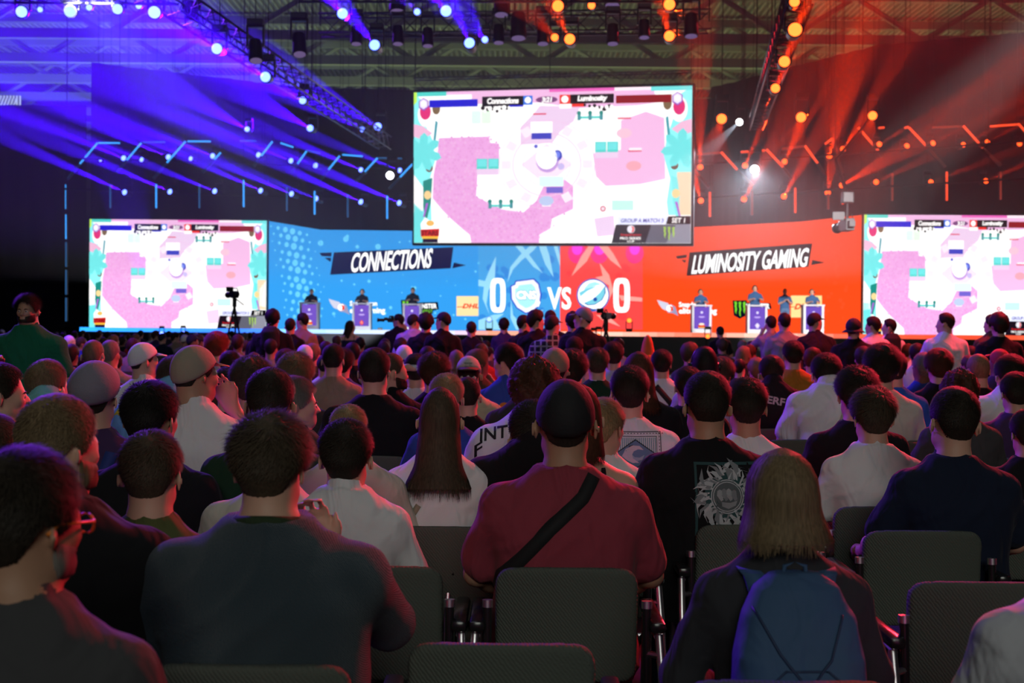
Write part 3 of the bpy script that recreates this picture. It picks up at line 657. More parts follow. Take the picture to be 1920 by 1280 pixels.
# dark, unlit lamps on the centre trusses
for x, y, r in [(745, 24, 13), (668, 84, 9), (746, 84, 9), (802, 88, 9), (940, 30, 12), (935, 82, 9), (972, 74, 13), (1018, 84, 10), (1148, 12, 13), (1149, 84, 10), (1208, 72, 9), (1296, 70, 11)]:
    lamp(x, y, r, 32, 'd', 6, 900, .93, 0, 8, 'dark')
for x, y in [(360, 46), (480, 116), (562, 104)]: lamp(x, y, 11, 30, 'd', 30, 700, .9, 0, 8, 'darkl')
# two lamps standing on the stage, small lamps at its foot
lamp(917, 603, 4.5, 57, 'b', -10, -60, .8, 0, 8, 'floorb', up_=True); lamp(1180, 598, 4.5, 56, 'r', 15, -50, .8, 0, 8, 'floorr', up_=True)
for o, _ in LAMPS['floorb']+LAMPS['floorr']: o.location.z = Z_ST+.52*(4.5*57/2400)/.11
for i, (x, y, k) in enumerate([(343, 623, 'b'), (303, 624, 'b'), (712, 627, 'b')]): lamp(x, y, 3.2, 53, k, -40, -150, .8, 2500 if i == 1 else 0, 5, 'footb')
for x, y in [(1113, 632), (1122, 630), (1327, 630)]: lamp(x, y, 4, 47, 'r', 0, -60, .8, 0, 8, 'footr')
for g_, t, gr in [('tl', 'large blue lamp on the upper left truss, %s of the four big ones', 'big blue lamps at the upper left'), ('tls', 'smaller blue lamp between the big ones at the upper left, %s of three', 'small blue lamps at the upper left'),
    ('tdiag', 'bright blue lamp hanging from the diagonal truss, %s', 'blue lamps on the diagonal truss'), ('tm', 'blue lamp high between the diagonal truss and the hexagon tubes, %s', 'blue lamps under the diagonal truss'),
    ('tc', 'large blue lamp above the hanging screen, %s of four', 'big blue lamps over the centre'), ('tcs', 'smaller blue lamp above the hanging screen, %s of two', 'small blue lamps over the centre'),
    ('rc', 'large orange-red lamp above the hanging screen, %s of four', 'big red lamps over the centre'), ('rcs', 'smaller red lamp above the hanging screen, %s of two', 'small red lamps over the centre'),
    ('rt', 'big orange lamp on the steep red truss, %s of four', 'lamps on the steep truss'), ('rm', 'orange lamp between truss and hexagon tubes at the right, %s of three', 'orange lamps above the red tubes'),
    ('bu', 'small blue beam lamp in the upper row over the left screen, %s', 'upper row of blue beam lamps'), ('bl', 'small blue beam lamp in the lower row over the left screen, %s', 'lower row of blue beam lamps'),
    ('ru', 'small red beam lamp in the upper row at the right, %s', 'upper row of red beam lamps'), ('rl', 'small red beam lamp in the lower row at the right, %s', 'lower row of red beam lamps'),
    ('wl', 'small white lamp left of the hanging screen', None), ('wr', 'bright white lamp right of the hanging screen, among the red tubes', None), ('wr2', 'little white lamp near the steep red truss', None),
    ('dark', 'dark unlit lamp hanging over the centre screen, %s', 'unlit lamps over the centre'), ('darkl', 'dark unlit lamp on the diagonal left truss, %s', 'unlit lamps on the diagonal truss'),
    ('floorb', 'lamp standing on the stage in front of the blue wall', None), ('floorr', 'lamp standing on the stage in front of the red wall, orange glint on top', None),
    ('footb', 'small blue lamp at the foot of the left stage, %s', 'blue lamps below the stage'), ('footr', 'small orange lamp at the foot of the stage, %s', 'orange lamps below the stage')]:
    number(LAMPS[g_], t, 'stage lamp', gr)

# ---- LED tubes drawn as broken hexagons
M_TUBE = mat('tube_housing', (.05, .05, .06), .4)
TUBES = {}
def tube(pts, grp, hue, bright, d, th=.07):
    """pts: pixel polyline of two or three points; the part up to the second point is lit, the rest dim"""
    q = [P(x, y, d) for x, y in pts]; r_ = empty('led_tube', q[0])
    for i in range(len(q)-1):
        a, b = q[i]-q[0], q[i+1]-q[0]; lit = bright if i == 0 else .0
        c = {'b': (.04, .35, 1.0), 'r': (1.0, .07, .02)}[hue]
        st = {1: 1.25, 0: .0, .5: .4}[lit]
        z = (b-a).normalized(); side = z.cross(Vector((0, 1, 0))).normalized(); fr = Vector((0, -1, 0))
        m_ = MB(); w_ = th
        vs = [a-side*w_, a+side*w_, b+side*w_, b-side*w_]; m_.add([v+fr*.0 for v in vs]+[v-fr*.12 for v in vs], [(0, 3, 2, 1), (4, 5, 6, 7), (0, 1, 5, 4), (1, 2, 6, 5), (2, 3, 7, 6), (3, 0, 4, 7)])
        h_ = m_.build('housing', M_TUBE, r_)
        m_ = MB(); m_.tube([a+fr*.02, b+fr*.02], w_*.8, 8)
        c2 = c if lit == 1 else tuple(x*(.35 if lit else .12)+.02 for x in c)
        m_.build('diffuser', emit('tube_light', c2, 1.6 if lit == 1 else (.7 if lit else .35), 'NONE'), r_, True)
    hang(r_, q[0]); TUBES.setdefault(grp, []).append((r_, pts[0][0]))
for x, y0, y1, b_ in [(124, 346, 392, 1), (207, 346, 390, .5), (293, 345, 390, 1), (374, 345, 390, .5), (457, 337, 388, 1), (538, 350, 395, .5), (590, 358, 402, 1), (652, 364, 407, .5), (726, 367, 410, 1)]: tube([(x, y0), (x, y1)], 'bv', 'b', b_, 57.5, .045)
for p in [[(150, 307), (183, 268)], [(238, 300), (265, 268)], [(313, 305), (348, 265)], [(402, 299), (414, 286)], [(490, 292), (511, 265)], [(558, 307), (575, 283)], [(616, 318), (637, 292)], [(684, 322), (708, 296)], [(750, 332), (778, 303)]]:
    (xa, ya), (xb, yb) = p; k = (1.9 if xa == 402 else .75); e_ = (xa-(xb-xa)*k, ya+(ya-yb)*k)
    tube([(xb, yb), (xa, ya), e_], 'bd', 'b', 1, 57.5, .05)
for a_, c_, b_ in [((185, 268), (225, 268), 1), ((268, 267), (310, 266), .5), ((352, 265), (395, 265), 1), ((450, 264), (480, 264), .5), ((526, 268), (550, 276), 1), ((573, 282), (600, 287), .5), ((642, 290), (680, 293), 1), ((710, 296), (754, 297), .5)]: tube([a_, c_], 'bh', 'b', b_, 57.5, .045)
for y0, y1, b_ in [(402, 448, 1), (454, 500, .5), (506, 552, .5), (558, 602, .5)]: tube([(124, y0), (124, y1)], 'bc', 'b', b_, 57, .04)
for x, y0, y1, b_ in [(1331, 360, 406, 1), (1410, 358, 403, .5), (1491, 352, 399, 1), (1553, 363, 392, .5), (1580, 361, 383, 1), (1673, 325, 376, .5), (1775, 322, 376, 1), (1876, 322, 374, .5)]: tube([(x, y0), (x, y1)], 'rv', 'r', b_, 55, .055)
for p in [[(1298, 313), (1312, 330), (1330, 351)], [(1352, 285), (1382, 318), (1412, 347)], [(1437, 280), (1468, 313), (1485, 335)], [(1509, 273), (1533, 306), (1548, 328)], [(1561, 258), (1568, 285), (1580, 325)], [(1609, 239), (1647, 283), (1655, 295)], [(1704, 239), (1741, 278), (1773, 313)], [(1806, 236), (1843, 277), (1877, 310)], [(1912, 235), (1930, 256), (1950, 280)]]:
    tube(p, 'rd', 'r', 1 if p[0][0] not in (1298, 1561) else .5, 55, .065)
for a_, c_, b_ in [((1307, 289), (1350, 286), .5), ((1389, 285), (1434, 282), 1), ((1466, 279), (1508, 274), .5), ((1547, 270), (1560, 260), 1), ((1647, 240), (1658, 239), 1), ((1696, 240), (1703, 238), 1), ((1748, 239), (1803, 237), .5), ((1856, 237), (1912, 233), 1)]: tube([a_, c_], 'rh', 'r', b_, 55, .055)
for g_, t, gr in [('bv', 'short upright blue LED tube above the left LED wall, %s', 'upright blue tubes'), ('bd', 'slanting blue LED tube of the broken hexagons, %s', 'slanting blue tubes'), ('bh', 'level blue LED tube on top of the broken hexagons, %s', 'level blue tubes'),
                  ('rv', 'short upright red LED tube above the right LED wall, %s', 'upright red tubes'), ('rd', 'slanting red LED tube of the broken hexagons, %s', 'slanting red tubes'), ('rh', 'level red LED tube on top of the broken hexagons, %s', 'level red tubes')]:
    number(TUBES[g_], t, 'LED tube', gr)
for (o, _), t in zip(TUBES['bc'], ['topmost', 'second from the top', 'third from the top', 'lowest']): tag(o, 'blue LED tube in the upright column left of the left screen, '+t, 'LED tube', 'column of blue tubes')

# ---- haze in the air over the stage
m_ = bpy.data.materials.new('haze'); m_.use_nodes = True; nt = m_.node_tree; nt.nodes.remove(nt.nodes['Principled BSDF'])
vs_ = nt.nodes.new('ShaderNodeVolumeScatter'); vs_.inputs['Density'].default_value = .0068; vs_.inputs['Anisotropy'].default_value = .35
nt.links.new(vs_.outputs[0], nt.nodes['Material Output'].inputs['Volume'])
m_.cycles.homogeneous_volume = True; m_.cycles.volume_sampling = 'MULTIPLE_IMPORTANCE'
b = MB(); b.box((0, 43.5, 10.6), (60, 43, 14.2)); o = b.build('haze', m_); tag(o, 'thin stage haze hanging in the air that shows the light beams', 'haze', kind='stuff')
# ============================================================ figures
# smooth distance fields turned into meshes: one continuous skin per body, one per garment
def _seg(Q, a, b, ra, rb):
    a = np.array(a, np.float32); b = np.array(b, np.float32); ab = b-a; L2 = float(ab@ab)+1e-9
    px, py, pz = Q[0]-a[0], Q[1]-a[1], Q[2]-a[2]
    t = np.clip((px*ab[0]+py*ab[1]+pz*ab[2])/L2, 0, 1)
    return np.sqrt((px-t*ab[0])**2+(py-t*ab[1])**2+(pz-t*ab[2])**2) - (ra+(rb-ra)*t)
def _ell(Q, c, r, rot=None):
    p = [Q[i]-c[i] for i in range(3)]
    if rot is not None: p = [rot[0][i]*p[0]+rot[1][i]*p[1]+rot[2][i]*p[2] for i in range(3)]   # transpose
    k0 = np.sqrt(sum((p[i]/r[i])**2 for i in range(3))); k1 = np.sqrt(sum((p[i]/(r[i]*r[i]))**2 for i in range(3)))+1e-9
    return k0*(k0-1)/k1
def _smin(a, b, k):
    h = np.maximum(k-np.abs(a-b), 0)/k
    return np.minimum(a, b)-h*h*k*.25
class Field:
    def __init__(s, lo, hi, h):
        s.lo = np.array(lo, np.float32); s.h = h; s.n = np.ceil((np.array(hi)-s.lo)/h).astype(int)+1
        s.ax = [s.lo[i]+np.arange(s.n[i], dtype=np.float32)*h for i in range(3)]
        s.V = np.full(tuple(s.n), 1.0, np.float32)
    def _sl(s, lo, hi, m):
        out = []
        for i in range(3):
            a = int(np.floor((lo[i]-m-s.lo[i])/s.h)); b = int(np.ceil((hi[i]+m-s.lo[i])/s.h))+1
            out.append(slice(max(a, 0), max(min(b, s.n[i]), 0)))
        return tuple(out)
    def put(s, fn, lo, hi, k=.02):
        sl = s._sl(lo, hi, k+.03)
        if any(q.stop <= q.start for q in sl): return
        Q = (s.ax[0][sl[0]][:, None, None], s.ax[1][sl[1]][None, :, None], s.ax[2][sl[2]][None, None, :])
        s.V[sl] = _smin(s.V[sl], np.asarray(fn(Q), np.float32), k)
    def cut(s, fn, lo, hi):
        sl = s._sl(lo, hi, .02)
        if any(q.stop <= q.start for q in sl): return
        Q = (s.ax[0][sl[0]][:, None, None], s.ax[1][sl[1]][None, :, None], s.ax[2][sl[2]][None, None, :])
        s.V[sl] = np.maximum(s.V[sl], -fn(Q))
    def seg(s, a, b, ra, rb, k=.02):
        r = max(ra, rb); lo = np.minimum(a, b)-r; hi = np.maximum(a, b)+r
        s.put(lambda Q: _seg(Q, a, b, ra, rb), lo, hi, k)
    def ell(s, c, r, k=.02, rot=None):
        m = max(r); s.put(lambda Q: _ell(Q, c, r, rot), np.array(c)-m, np.array(c)+m, k)
    def loft(s, sec, k=.03, n=2.4, grow=0.0):
        """sec rows: z, half width, half depth, cy, cx"""
        sec = np.array(sec, np.float32); z = sec[:, 0]
        def fn(Q):
            zz = Q[2]; zc = np.clip(zz, z[0], z[-1]); g_ = [np.interp(zc.ravel(), z, sec[:, j]).reshape(zc.shape).astype(np.float32) for j in range(1, 5)]
            a, b, cy, cx = g_[0]+grow, g_[1]+grow, g_[2], g_[3]
            q = (np.abs((Q[0]-cx)/a)**n + np.abs((Q[1]-cy)/b)**n)**(1/n)
            d = (q-1)*np.minimum(a, b)
            return np.maximum(d, np.maximum(zz-z[-1], z[0]-zz))
        s.put(fn, (float((sec[:, 4]-sec[:, 1]).min())-grow, float((sec[:, 3]-sec[:, 2]).min())-grow, z[0]), (float((sec[:, 4]+sec[:, 1]).max())+grow, float((sec[:, 3]+sec[:, 2]).max())+grow, z[-1]), k)
    def mesh(s):
        V = s.V; V[0] = V[-1] = 1; V[:, 0] = V[:, -1] = 1; V[:, :, 0] = V[:, :, -1] = 1
        S = V < 0; c = np.zeros(tuple(s.n-1), np.int8)
        for i in (0, 1):
            for j in (0, 1):
                for k in (0, 1): c += S[i:s.n[0]-1+i, j:s.n[1]-1+j, k:s.n[2]-1+k]
        act = (c > 0) & (c < 8); I, J, K = np.nonzero(act); n = len(I)
        idx = np.full(act.shape, -1, np.int32); idx[I, J, K] = np.arange(n)
        acc = np.zeros((n, 3), np.float32); cnt = np.zeros(n, np.float32)
        cs = [(i, j, k) for i in (0, 1) for j in (0, 1) for k in (0, 1)]
        val = {q: V[I+q[0], J+q[1], K+q[2]] for q in cs}
        for p in cs:
            for ax in range(3):
                if p[ax]: continue
                q = list(p); q[ax] = 1; q = tuple(q); a, b = val[p], val[q]; m = (a < 0) != (b < 0)
                t = np.where(m, a/(a-b+1e-12*(a == b)), 0); pt = np.tile(np.array(p, np.float32), (n, 1)); pt[:, ax] = t
                acc += pt*m[:, None]; cnt += m
        vs = (acc/cnt[:, None] + np.stack([I, J, K], 1))*s.h + s.lo
        faces = []
        for ax in range(3):
            u, v = (ax+1) % 3, (ax+2) % 3
            a = [slice(None)]*3; b = [slice(None)]*3; a[ax] = slice(0, -1); b[ax] = slice(1, None)
            A_, B_ = S[tuple(a)], S[tuple(b)]; X = np.stack(np.nonzero(A_ != B_), 1); inside = A_[X[:, 0], X[:, 1], X[:, 2]]
            def cell(du, dv):
                Y = X.copy(); Y[:, u] -= du; Y[:, v] -= dv; return idx[Y[:, 0], Y[:, 1], Y[:, 2]]
            q = np.stack([cell(1, 1), cell(0, 1), cell(0, 0), cell(1, 0)], 1)
            q[~inside] = q[~inside][:, ::-1]; faces.append(q)
        return vs, np.concatenate(faces)
def np_mesh(name, vs, fs, smooth=True):
    me = bpy.data.meshes.new(name); me.vertices.add(len(vs)); me.vertices.foreach_set('co', np.asarray(vs, np.float32).ravel())
    k = fs.shape[1]; me.loops.add(len(fs)*k); me.loops.foreach_set('vertex_index', fs.ravel().astype(np.int32))
    me.polygons.add(len(fs)); me.polygons.foreach_set('loop_start', np.arange(0, len(fs)*k, k, dtype=np.int32))
    me.update(calc_edges=True)
    if smooth: me.polygons.foreach_set('use_smooth', np.ones(len(fs), bool))
    me.validate(); return me
def normals(vs, fs):
    n = np.cross(vs[fs[:, 2]]-vs[fs[:, 0]], vs[fs[:, 3]]-vs[fs[:, 1]]); out = np.zeros_like(vs)
    for k in range(4): np.add.at(out, fs[:, k], n)
    return out/(np.linalg.norm(out, axis=1)[:, None]+1e-9)
def folds(vs, fs, amp, seed=0, z0=.45, freq=1.0):
    """cloth folds: drag lines from the armpits and soft sag towards the waist"""
    n = normals(vs, fs); x, y, z = vs.T; r_ = np.random.RandomState(seed); p = r_.uniform(0, 6, 8)
    u = z*30*freq + np.abs(x)*22 + 1.6*np.sin(x*11+p[0]) + 1.2*np.sin(z*9+p[1]+y*8)
    v = x*26*freq - z*14 + 1.8*np.sin(z*13+p[2]) + 1.0*np.sin(y*17+p[3])
    w_ = z*44*freq + 2.5*np.sin(x*9+p[4]) + y*15
    m1 = .5+.5*np.sin(x*7+z*6+p[5]); m2 = .5+.5*np.sin(x*9-z*7+p[6]); low = np.clip((.80-z)/.25, 0, 1)
    d = np.sin(u)*m1*.5 + (1-np.abs(np.sin(v)))**1.5*m2*.9 + (1-np.abs(np.sin(w_*.5)))**2*low*1.2
    return vs + n*(d*amp)[:, None]

# ---- head, in its own frame: origin at the neck joint, face to +Y
def _rx(a): c, s = math.cos(a), math.sin(a); return ((1, 0, 0), (0, c, -s), (0, s, c))
HEAD_PARTS = [  # kind, args, blend
    ('e', ((0, -.010, .143), (.0755, .097, .097)), .02), ('e', ((0, .030, .088), (.060, .066, .078)), .03),
    ('e', ((0, .062, .040), (.032, .032, .026)), .03), ('s', ((-.045, .02, .05), (0, .066, .032), .026, .022), .03), ('s', ((.045, .02, .05), (0, .066, .032), .026, .022), .03),
    ('s', ((0, .092, .122), (0, .112, .088), .009, .014), .012), ('e', ((-.013, .100, .084), (.010, .011, .008)), .008), ('e', ((.013, .100, .084), (.010, .011, .008)), .008),
    ('s', ((-.038, .076, .132), (.038, .076, .132), .013, .013), .02), ('e', ((-.040, .066, .096), (.022, .022, .018)), .025), ('e', ((.040, .066, .096), (.022, .022, .018)), .025),
    ('e', ((0, .090, .060), (.024, .012, .006)), .008), ('e', ((0, .088, .050), (.021, .012, .007)), .008),
    ('s', ((0, -.020, .075), (0, -.028, -.03), .052, .058), .035)]
def _rz(a): c, s_ = math.cos(a), math.sin(a); return ((c, -s_, 0), (s_, c, 0), (0, 0, 1))
EROT = {1: _rz(R(34)), -1: _rz(R(-34))}
EAR = [(('e', ((sx*.090, -.014, .106), (.0065, .024, .034), EROT[sx]), .008)) for sx in (-1, 1)]
def head_sdf(Q, ears=True):
    d = None
    for kind, a, k in HEAD_PARTS + (EAR if ears else []):
        e = _ell(Q, *a) if kind == 'e' else _seg(Q, *a)
        d = e if d is None else _smin(d, e, k)
    for sx in (-1, 1): d = np.maximum(d, -_ell(Q, (sx*.031, .098, .112), (.017, .014, .011)))      # eye sockets
    return d
def skin_r(dirs, ears=False):
    c = np.array((0, -.010, .135)); lo = np.full(len(dirs), .02); hi = np.full(len(dirs), .26)
    for _ in range(16):
        m = (lo+hi)/2; p = c+dirs*m[:, None]; s = head_sdf((p[:, 0], p[:, 1], p[:, 2]), ears) > 0
        hi = np.where(s, m, hi); lo = np.where(s, lo, m)
    return lo
HC = np.array((0, -.010, .135))
def sphere_dirs(nu, nv):
    th = np.linspace(.001, PI-.001, nv); ph = np.arange(nu)*2*PI/nu
    T, Ph = np.meshgrid(th, ph, indexing='ij'); d = np.stack([np.sin(T)*np.sin(Ph), np.sin(T)*np.cos(Ph), np.cos(T)], -1).reshape(-1, 3)
    i, j = np.meshgrid(np.arange(nv-1), np.arange(nu), indexing='ij'); j2 = (j+1) % nu
    f = np.stack([i*nu+j, (i+1)*nu+j, (i+1)*nu+j2, i*nu+j2], -1).reshape(-1, 4)
    return d, f
HAIRLINE = ([0, 35, 55, 70, 82, 95, 108, 120, 135, 155, 180], [.205, .188, .150, .118, .112, .142, .138, .105, .070, .056, .050])
def hair_field(d, style):
    az = np.degrees(np.abs(np.arctan2(d[:, 0], d[:, 1]))); r = skin_r(d); p = HC+d*r[:, None]
    line = np.interp(az, *HAIRLINE)
    if style == 'long': line = np.interp(az, [0, 30, 50, 62, 75, 180], [.21, .19, .13, .02, -.05, -.05])
    if style == 'bald': line = line+0
    m = np.clip((p[:, 2]-line)/.016+.5, 0, 1); m = m*m*(3-2*m)
    up = np.clip((p[:, 2]-.06)/.16, 0, 1)
    t = {'short': .007+.016*up, 'buzz': .003+.006*up, 'bushy': .018+.026*up, 'curly': .030+.030*up, 'long': .014+.008*up, 'fade': .003+.020*up**1.5, 'mop': .014+.020*up}[style]
    if style not in ('long', 'curly', 'bushy'): t = t*(1-.55*np.clip(1-np.abs(az-98)/45, 0, 1)*np.clip((.17-p[:, 2])/.04, 0, 1))
    return r, m, t
def strands(pos, nrm, flow, length, width, seed, curl=0.0, lift=.3):
    """flat tapering ribbons: three rows of two points and a tip"""
    r_ = np.random.RandomState(seed); n = len(pos); L = length*r_.uniform(.5, 1.4, n)[:, None]
    side = np.cross(nrm, flow); side /= np.linalg.norm(side, axis=1)[:, None]+1e-9
    W = width*r_.uniform(.6, 1.3, n)[:, None]; rows = []
    j = r_.normal(0, 1, (n, 3))
    for t in (0, .4, .75):
        c = pos + flow*L*t + nrm*(L*lift*(t-.45*t*t) + .0006) + side*(L*curl*np.sin(t*5+j[:, :1]*2)) + j*L*.06*t
        rows += [c-side*W*(1-.45*t), c+side*W*(1-.45*t)]
    rows.append(pos + flow*L + nrm*L*lift*.5 + side*L*curl*np.sin(5+j[:, :1]*2) + j*L*.1)
    vs = np.stack(rows, 1).reshape(-1, 3); b = np.arange(n)[:, None]*7
    f = np.concatenate([b+np.array([[0, 1, 3, 2]]), b+np.array([[2, 3, 5, 4]]), b+np.array([[4, 5, 6, 6]])])
    return vs, f
def join(parts):
    vs = []; fs = []; o = 0
    for v, f in parts: vs.append(v); fs.append(f+o); o += len(v)
    return np.concatenate(vs), np.concatenate(fs)
def quads_mesh(name, vs, fs):
    """quads whose last index repeats are triangles"""
    tri = fs[:, 2] == fs[:, 3]; me = bpy.data.meshes.new(name)
    me.vertices.add(len(vs)); me.vertices.foreach_set('co', np.asarray(vs, np.float32).ravel())
    cnt = np.where(tri, 3, 4); st = np.concatenate([[0], np.cumsum(cnt)[:-1]]); keep = np.ones(fs.shape, bool); keep[tri, 3] = False
    me.loops.add(int(cnt.sum())); me.loops.foreach_set('vertex_index', fs[keep].astype(np.int32))
    me.polygons.add(len(fs)); me.polygons.foreach_set('loop_start', st.astype(np.int32)); me.update(calc_edges=True)
    me.polygons.foreach_set('use_smooth', np.ones(len(fs), bool)); return me
HAIR = {}
def hair_mesh(style, seed=0, lod=0):
    key = (style, seed, lod)
    if key in HAIR: return HAIR[key]
    nu, nv = ((96, 64) if lod == 0 else (28, 18)); d, f = sphere_dirs(nu, nv); r, m, t = hair_field(d, style); rs_ = np.random.RandomState(seed+5)
    ph = rs_.uniform(0, 6, 6)
    nz = np.sin(d[:, 0]*9+ph[0]+3*d[:, 2])*np.sin(d[:, 1]*8+ph[1])*.5+np.sin(d[:, 0]*19+d[:, 1]*15+ph[2])*np.sin(d[:, 2]*17+ph[3])*.35
    fine = np.sin(d[:, 0]*47+ph[4]+5*nz)*np.sin(d[:, 2]*39+ph[5])*np.sin(d[:, 1]*43)
    rough = {'curly': .30, 'bushy': .18}.get(style, .09)
    rr = r + m*t*(1+rough*nz+rough*.6*fine) - (1-m)*.010
    vs = HC+d*rr[:, None]; parts = [(vs, f)]
    if lod == 0:
        N = {'buzz': 5000}.get(style, 14000)
        q = rs_.normal(0, 1, (N*2, 3)); q /= np.linalg.norm(q, axis=1)[:, None]; r2, m2, t2 = hair_field(q, style); ok = m2 > .45; q, r2, m2, t2 = q[ok], r2[ok], m2[ok], t2[ok]
        pos = HC+q*(r2+t2*.75*m2)[:, None]; crown = np.array((.012, -.075, .235))
        away = pos-crown; away /= np.linalg.norm(away, axis=1)[:, None]
        sw = np.cross(away, q)*.5
        flow = away + sw + np.array((0, 0, -.35)); flow -= q*(flow*q).sum(1)[:, None]; flow /= np.linalg.norm(flow, axis=1)[:, None]
        L = {'short': .026, 'fade': .017, 'buzz': .005, 'bushy': .040, 'curly': .022, 'long': .05, 'mop': .040}[style]
        up = np.clip((pos[:, 2]-.06)/.14, .25, 1)
        parts.append(strands(pos, q, flow*1.0, (L*up)[:, None]*1.0, .0011, seed, .5 if style == 'curly' else (.22 if style == 'bushy' else .08), .9 if style == 'curly' else .42))
    vs, f = join(parts); me = quads_mesh('hair', vs, f); HAIR[key] = me; return me
def long_hair(length, width=1.0, seed=0, lod=0, flip=.0, dy=0.0):
    """hair falling behind the shoulders; z runs below the neck joint"""
    key = ('L', round(length, 2), width, seed, lod, flip)
    if key in HAIR: return HAIR[key]
    rs_ = np.random.RandomState(seed+9); zb = .10-length
    zs = [.262, .258, .245, .22, .18, .13, .08, .02, -.05, min(-.12, zb*.5), zb+.06, zb]
    zs = [z for z in zs if z >= zb-1e-6]
    A_ = np.interp(zs, [-.5, -.3, -.12, -.02, .08, .15, .20, .235, .252, .262], np.array([.085, .112, .120, .108, .098, .096, .086, .060, .034, .004])*width)
    B_ = np.interp(zs, [-.5, -.12, .0, .08, .15, .20, .235, .252, .262], np.array([.03, .045, .075, .10, .116, .106, .078, .045, .006]))
    C_ = np.interp(zs, [-.5, -.2, -.1, .0, .08, .2, .262], [-.17+dy, -.155+dy, -.125, -.075, -.035, -.012, -.02])
    nu, nv = (120, 70) if lod == 0 else (26, 16)
    z = np.interp(np.linspace(0, 1, nv)**1.0, np.linspace(0, 1, len(zs)), zs); ph = np.arange(nu)*2*PI/nu
    def surf(z, ph, off=0.0):
        a = np.interp(z, zs[::-1], A_[::-1])+off; b = np.interp(z, zs[::-1], B_[::-1])+off; c = np.interp(z, zs[::-1], C_[::-1])
        fr = np.clip((np.cos(ph)-.35)/.3, 0, 1)*np.clip((.215-z)/.03, 0, 1)      # open at the face
        fl = flip*np.clip((zb+.09-z)/.09, 0, 1)
        return np.stack([(a+fl)*np.sin(ph)*(1-.35*fr), c+(b*(1-fr*.8))*np.cos(ph)-fl*.5*(np.cos(ph) < 0), z], -1)
    Z, Ph = np.meshgrid(z, ph, indexing='ij'); g_ = .0035*(np.abs(np.sin(Ph*17+2*np.sin(Z*7)))-.5)*np.clip((.24-Z)/.05, 0, 1)+.002*np.sin(Ph*41+Z*9)
    vs = surf(Z.ravel(), Ph.ravel(), g_.ravel()); i, j = np.meshgrid(np.arange(nv-1), np.arange(nu), indexing='ij'); j2 = (j+1) % nu
    f = np.stack([i*nu+j, (i+1)*nu+j, (i+1)*nu+j2, i*nu+j2], -1).reshape(-1, 4)
    bot = len(vs); vs = np.concatenate([vs, [[0, C_[-1], zb+.01]]]); jj = np.arange(nu); lst = (nv-1)*nu
    f = np.concatenate([f, np.stack([lst+jj, np.full(nu, bot), lst+(jj+1) % nu, lst+(jj+1) % nu], -1)])
    parts = [(vs, f)]
    if lod == 0:
        N = 2600; ns = 12; p0 = rs_.uniform(.25*PI, 1.75*PI, N); z0 = rs_.uniform(.05, .255, N); L = rs_.uniform(.75, 1.08, N)
        W = rs_.uniform(.0008, .0018, N); off = rs_.uniform(.0005, .0035, N); rows = []
        for k in range(ns):
            t = k/(ns-1); zz = z0+(zb-.03*rs_.rand(N)*(k == ns-1)-z0)*np.minimum(t*L, 1.05); ph_ = p0+.10*np.sin(t*3+p0*5)*t
            c = surf(zz, ph_, off); tx = np.stack([np.cos(ph_), -np.sin(ph_), np.zeros(N)], -1); w_ = (W*(1-.7*t))[:, None]
            rows += [c-tx*w_, c+tx*w_]
        v2 = np.stack(rows, 1).reshape(-1, 3); b = np.arange(N)[:, None]*2*ns
        f2 = np.concatenate([b+np.array([[2*k, 2*k+1, 2*k+3, 2*k+2]]) for k in range(ns-1)]); parts.append((v2, f2))
    vs, f = join(parts); me = quads_mesh('hair', vs, f); HAIR[key] = me; return me

# ---- headwear, head frame
def dome(zline_back, zline_front, thick, nu=56, nv=26, seam=True, puff=0.0):
    d, f = sphere_dirs(nu, nv); r = skin_r(d); p = HC+d*r[:, None]; az = np.arctan2(d[:, 0], d[:, 1])
    line = zline_back+(zline_front-zline_back)*(.5+.5*np.cos(az)); m = np.clip((p[:, 2]-line)/.012+.5, 0, 1)
    t = thick+.004*np.clip((p[:, 2]-.15)/.1, 0, 1)+puff*np.clip((p[:, 2]-line)/.05, 0, 1)
    if seam: t = t+.0015*np.clip(np.abs(np.sin(az*3))*8, 0, 1)
    return quads_mesh('cap', HC+d*(r+m*t-(1-m)*.014)[:, None], f)
def brim(L=.085, w_=.075, z=.185, y0=.07, drop=.02):
    vs = []; n = 14
    for zz in (0, -.004):
        for k in range(n+1):
            a = -PI/2+PI*k/n; vs.append((math.sin(a)*w_, y0+.012*math.cos(a), z+zz-.012*math.sin(a)**2))
        for k in range(n+1):
            a = -PI/2+PI*k/n; vs.append((math.sin(a)*w_*1.0, y0+.012+L*math.cos(a)**.7 if abs(math.cos(a)) > 1e-6 else y0, z+zz-drop*math.cos(a)-.016*math.sin(a)**2))
    N = n+1; fs = []
    for k in range(n): fs += [(k, k+1, N+k+1, N+k), (2*N+k, 3*N+k, 3*N+k+1, 2*N+k+1), (N+k, N+k+1, 3*N+k+1, 3*N+k), (k, 2*N+k, 2*N+k+1, k+1)]
    m_ = MB(); m_.add(vs, fs); return m_.mesh('brim', None, True)
CAPS = {}
def capm(k):
    if k not in CAPS:
        CAPS[k] = {'cap': lambda: dome(.088, .175, .013), 'capback': lambda: dome(.09, .17, .013), 'flat': lambda: dome(.10, .17, .020, puff=.020), 'bucket': lambda: dome(.105, .165, .017, seam=True, puff=.006),
                   'brim': brim, 'band': lambda: band_mesh(.150, .175, .0035), 'bucketbrim': bucket_brim, 'phones': phones, 'tall': tall_hat}[k]()
    return CAPS[k]
